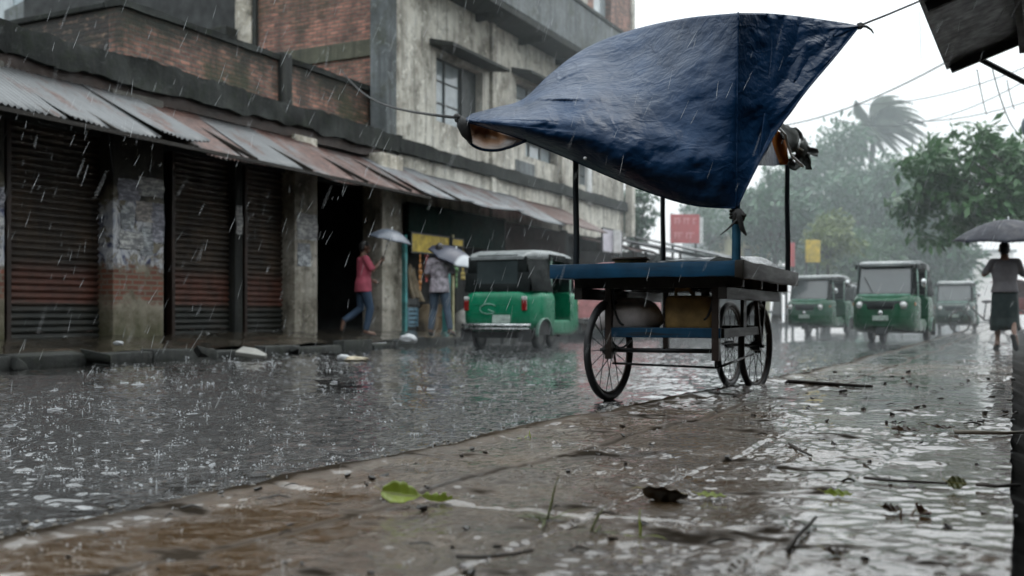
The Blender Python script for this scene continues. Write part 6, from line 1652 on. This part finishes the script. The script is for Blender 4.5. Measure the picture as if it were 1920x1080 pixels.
leaf_obj('yellow green leaf lying on the grey slab', 1572, 932, .085, .035, 10, gl, .2, .5, 5, (24, 0))
leaf_obj('olive leaf standing in the slab joint near the right edge', 1795, 921, .06, .045, 4, leafmat('olive_leaf', (.07, .075, .02), (.11, .11, .035)), .1, .2, 6, (55, 0), z=.07)
leaf_obj('dark wet leaf in front of the walking person, left of two', 1698, 812, .13, .06, 3, bl2, .2, .5, 7, (14, 0))
leaf_obj('dark wet leaf in front of the walking person, right of two', 1768, 806, .11, .04, -5, bl2, .25, .5, 8, (10, 0))
leaf_obj('brown crumpled leaf beside the twig clump at lower right', 1672, 964, .055, .04, 20, bl2, .5, .7, 9, (20, 0))
leaf_obj('reddish brown crumpled leaf right of the twig clump', 1726, 968, .05, .05, 70, leafmat('russet_leaf', (.09, .045, .025), (.15, .08, .05)), .5, .8, 10, (30, 0))
leaf_obj('dark curled leaf low on the wet slab', 1570, 1046, .06, .03, 15, bl2, .5, .6, 11, (12, 0))
def sprig(label, px, py, seed, n, L, mat, name='grass_sprig', spread=1.0):
    p = G(px, py, .045); rn = random.Random(seed); m = MB()
    for i in range(n):
        a = rn.uniform(0, 6.28); el = rn.uniform(.05, .55) if i else 1.35; l = L * rn.uniform(.5, 1.1); d = Vector((math.cos(a) * math.cos(el), math.sin(a) * math.cos(el) * .6, math.sin(el))); q = p + Vector((rn.uniform(-.03, .03) * spread, rn.uniform(-.02, .02), .004)); pts = [q]
        for j in range(5):
            d = (d + Vector((rn.uniform(-.15, .15), rn.uniform(-.1, .1), -.12))).normalized(); q = q + d * l / 5; q.z = max(q.z, .05); pts.append(q)
        m.tube(pts, [(.0035, .0009), (.004, .0009), (.004, .0008), (.003, .0007), (.002, .0006), (.0006, .0004)], 5)
    return m.build(name, mat, smooth=True, label=label, cat='grass')
gr_ = leafmat('wet_grass', (.07, .09, .03), (.15, .17, .07), .35, .3)
sprig('torn grass sprig with one upright blade on the muddy slab', 1020, 975, 1, 16, .13, gr_)
sprig('small grass scrap right of the upright sprig', 1130, 1002, 2, 7, .09, gr_)
sprig('green blade scrap beside the reddish stalks', 1205, 1012, 3, 4, .09, gl)
sprig('tangle of brown stalks between the brown leaves at lower right', 1695, 972, 4, 14, .05, m_basic('brown_stalk', (.09, .06, .04), .6))
sprig('tiny green sprout at the edge of the road', 985, 824, 5, 4, .04, gl)
def twig(label, pts, r, seed, mat=None):
    rn = random.Random(seed); q = [G(px, py, .05) + Vector((0, 0, .012 + rn.uniform(0, .006))) for px, py in pts]; m = MB(); m.tube(q, [r * (1.1 - .5 * k / len(q)) for k in range(len(q))], 7)
    for k in range(1, len(q) - 1):
        if rn.random() < .6: m.tube([q[k], q[k] + Vector((rn.uniform(-.06, .06), rn.uniform(-.05, .05), .012))], [r * .5, r * .2], 5)
    return m.build('twig', mat or M['bark'], smooth=True, label=label, cat='twig')
twig('long dark stick lying across the path beyond the cart wheel', [(1478, 718), (1530, 722), (1590, 726), (1636, 728)], .016, 1)
twig('pale stick reaching in from the right edge', [(1790, 817), (1840, 818), (1885, 817), (1930, 815)], .010, 2, m_basic('pale_wood', (.22, .19, .15), .5))
twig('rough twig leaning diagonally on the lower slab', [(1478, 1042), (1497, 1014), (1514, 997), (1530, 980)], .006, 3)
twig('thin dark twig left of the yellow green leaf', [(1620, 903), (1670, 908), (1730, 912), (1780, 914)], .005, 4)
twig('dark stick in the lower middle of the muddy edge', [(855, 1056), (900, 1058), (960, 1053), (1000, 1046)], .005, 5)
twig('short stick in the slab joint by the right edge', [(1830, 918), (1870, 922), (1912, 918)], .006, 6)
twig('thin twig below the cart among the debris', [(1480, 838), (1500, 850), (1522, 862)], .006, 7)
db = MB(); rn = random.Random(12)
for i in range(260):
    y = 1.6 + 9 * rn.random() ** 1.6; kx = float(kerb_x(np.array([y]))[0]); x = rn.uniform(kx + .02, .02); s = rn.uniform(.003, .011) * (1 + .14 * y) * (1.5 if rn.random() < .08 else 1)
    if rn.random() < .55: db.box((x, y, .05 + s * .25), (s * rn.uniform(1, 2.4), s * rn.uniform(.7, 1.4), s * rn.uniform(.4, .9)), (rn.uniform(-.4, .4), rn.uniform(-.4, .4), rn.uniform(0, 3)), s * .2)
    else:
        a = rn.uniform(0, 3.14); l = s * rn.uniform(2, 6); db.tube([(x, y, .052), (x + l * math.cos(a) * .5, y + l * math.sin(a) * .5, .056 + s * .2), (x + l * math.cos(a), y + l * math.sin(a), .052)], [s * .18, s * .22, s * .1], 5)
db.build('debris', m_basic('dark_wet_debris', (.022, .018, .014), .4, var=.6, bump=0), kind='stuff', label='small dark bits of wet litter scattered over the path', cat='debris')
gv = MB()
for i in range(700):
    y = 1.4 + 12 * rn.random() ** 1.5; kx = float(kerb_x(np.array([y]))[0]); x = kx + abs(rn.gauss(0, .05)) * (1 if rn.random() < .6 else -1); s = rn.uniform(.003, .010) * (1 + .08 * y)
    gv.ball((x, y, .03 + s * .4), (s, s * rn.uniform(.6, 1), s * rn.uniform(.4, .8)), 6, 4, (0, 0, rn.uniform(0, 3)))
gv.build('kerb_gravel', m_basic('wet_gravel', (.10, .085, .065), .35, var=.6, scale=30), kind='stuff', smooth=True, label='wet gravel along the worn edge of the path', cat='gravel')
# ------------------------------------------------------------------ mist, sky, sun, camera
FOG = .0082
n = N('rain_mist')
vs_ = n.n('ShaderNodeVolumeScatter', Color=(.70, .77, .79, 1), Density=FOG, Anisotropy=.15)
n.t.links.new(vs_.outputs[0], n.n('ShaderNodeOutputMaterial').inputs['Volume'])
MB().bb((-140, 17.5, .56), (140, 260, 26)).build('mist', n.m, kind='stuff', label='rain mist filling the far end of the street', cat='mist')

spr = empty('spray', (0, 20, 0), label='low spray of burst raindrops over the far road', cat='spray'); spr['kind'] = 'stuff'
for k, (za, zb, dn) in enumerate(((-.2, .10, .020), (.101, .20, .014), (.201, .31, .0095), (.311, .43, .006), (.431, .56, .003))):
    n = N('ground_spray')
    n.t.links.new(n.n('ShaderNodeVolumeScatter', Color=(.74, .79, .81, 1), Density=dn, Anisotropy=.1).outputs[0], n.n('ShaderNodeOutputMaterial').inputs['Volume'])
    MB().bb((-9.6, 12, za), (40, 120, zb)).build('layer', n.m, spr)
wld = bpy.data.worlds.new('World'); SC.world = wld; wld.use_nodes = True
t = wld.node_tree; t.nodes.clear()
sky = t.nodes.new('ShaderNodeTexSky'); sky.sky_type = 'NISHITA'; sky.sun_disc = False
EL, AZ = R(62), R(20)
sky.sun_elevation = EL; sky.sun_rotation = AZ; sky.dust_density = 4; sky.air_density = 1.2; sky.ozone_density = 1.5
hs = t.nodes.new('ShaderNodeHueSaturation'); hs.inputs['Saturation'].default_value = .12
mx = t.nodes.new('ShaderNodeMix'); mx.data_type = 'RGBA'; mx.inputs[0].default_value = .78
# overcast layer: an even grey-white cloud deck with slow variation
tc = t.nodes.new('ShaderNodeTexCoord'); nz = t.nodes.new('ShaderNodeTexNoise'); nz.inputs['Scale'].default_value = 1.6; nz.inputs['Detail'].default_value = 4
rp = t.nodes.new('ShaderNodeValToRGB'); rp.color_ramp.elements[0].position = .3; rp.color_ramp.elements[1].position = .75
rp.color_ramp.elements[0].color = (12.0, 13.2, 13.8, 1); rp.color_ramp.elements[1].color = (14.9, 15.9, 16.4, 1)
bg = t.nodes.new('ShaderNodeBackground'); bg.inputs['Strength'].default_value = .10; ow = t.nodes.new('ShaderNodeOutputWorld')
L = t.links.new
L(tc.outputs['Generated'], nz.inputs['Vector']); L(nz.outputs[0], rp.inputs[0]); L(sky.outputs[0], hs.inputs['Color']); L(hs.outputs[0], mx.inputs[6]); L(rp.outputs[0], mx.inputs[7]); 
# overcast skies are brighter overhead than at the horizon
sx = t.nodes.new('ShaderNodeSeparateXYZ'); L(tc.outputs['Generated'], sx.inputs[0])
mr = t.nodes.new('ShaderNodeMapRange'); mr.inputs['From Min'].default_value = .12; mr.inputs['From Max'].default_value = 1; mr.inputs['To Min'].default_value = .87; mr.inputs['To Max'].default_value = 2.5; L(sx.outputs[2], mr.inputs['Value'])
vm = t.nodes.new('ShaderNodeVectorMath'); vm.operation = 'SCALE'; L(mx.outputs[2], vm.inputs[0]); L(mr.outputs[0], vm.inputs['Scale'])
L(vm.outputs[0], bg.inputs['Color']); L(bg.outputs[0], ow.inputs[0])
sl_ = bpy.data.lights.new('sun', 'SUN'); sl_.energy = .5; sl_.angle = R(25); sl_.color = (1, .97, .93)
so = bpy.data.objects.new('sun', sl_); COL.objects.link(so)
sd = Vector((math.sin(AZ) * math.cos(EL), math.cos(AZ) * math.cos(EL), math.sin(EL)))
so.rotation_euler = sd.to_track_quat('Z', 'Y').to_euler()
cam = bpy.data.cameras.new('camera'); co = bpy.data.objects.new('camera', cam); COL.objects.link(co)
co.location = (0, 0, CH); co.rotation_euler = (R(90), 0, TH)
cam.sensor_width = 36; cam.lens = 36 * F / 1920; cam.shift_y = (CY - 540) / 1920; cam.clip_end = 2000; cam.clip_start = .05
cam.dof.use_dof = True; cam.dof.focus_distance = 5.2; cam.dof.aperture_fstop = 2.1
SC.camera = co
SC.view_settings.view_transform = 'Standard'; SC.view_settings.look = 'None'; SC.view_settings.exposure = 0; SC.view_settings.gamma = 1
SC.render.engine = 'CYCLES'
cy_ = SC.cycles
cy_.use_denoising = True
try: cy_.denoiser = 'OPENIMAGEDENOISE'; cy_.denoising_prefilter = 'ACCURATE'
except Exception: pass
cy_.max_bounces = 6; cy_.diffuse_bounces = 3; cy_.glossy_bounces = 3; cy_.transmission_bounces = 3; cy_.volume_bounces = 1; cy_.transparent_max_bounces = 8
cy_.caustics_reflective = False; cy_.caustics_refractive = False; cy_.sample_clamp_indirect = 4
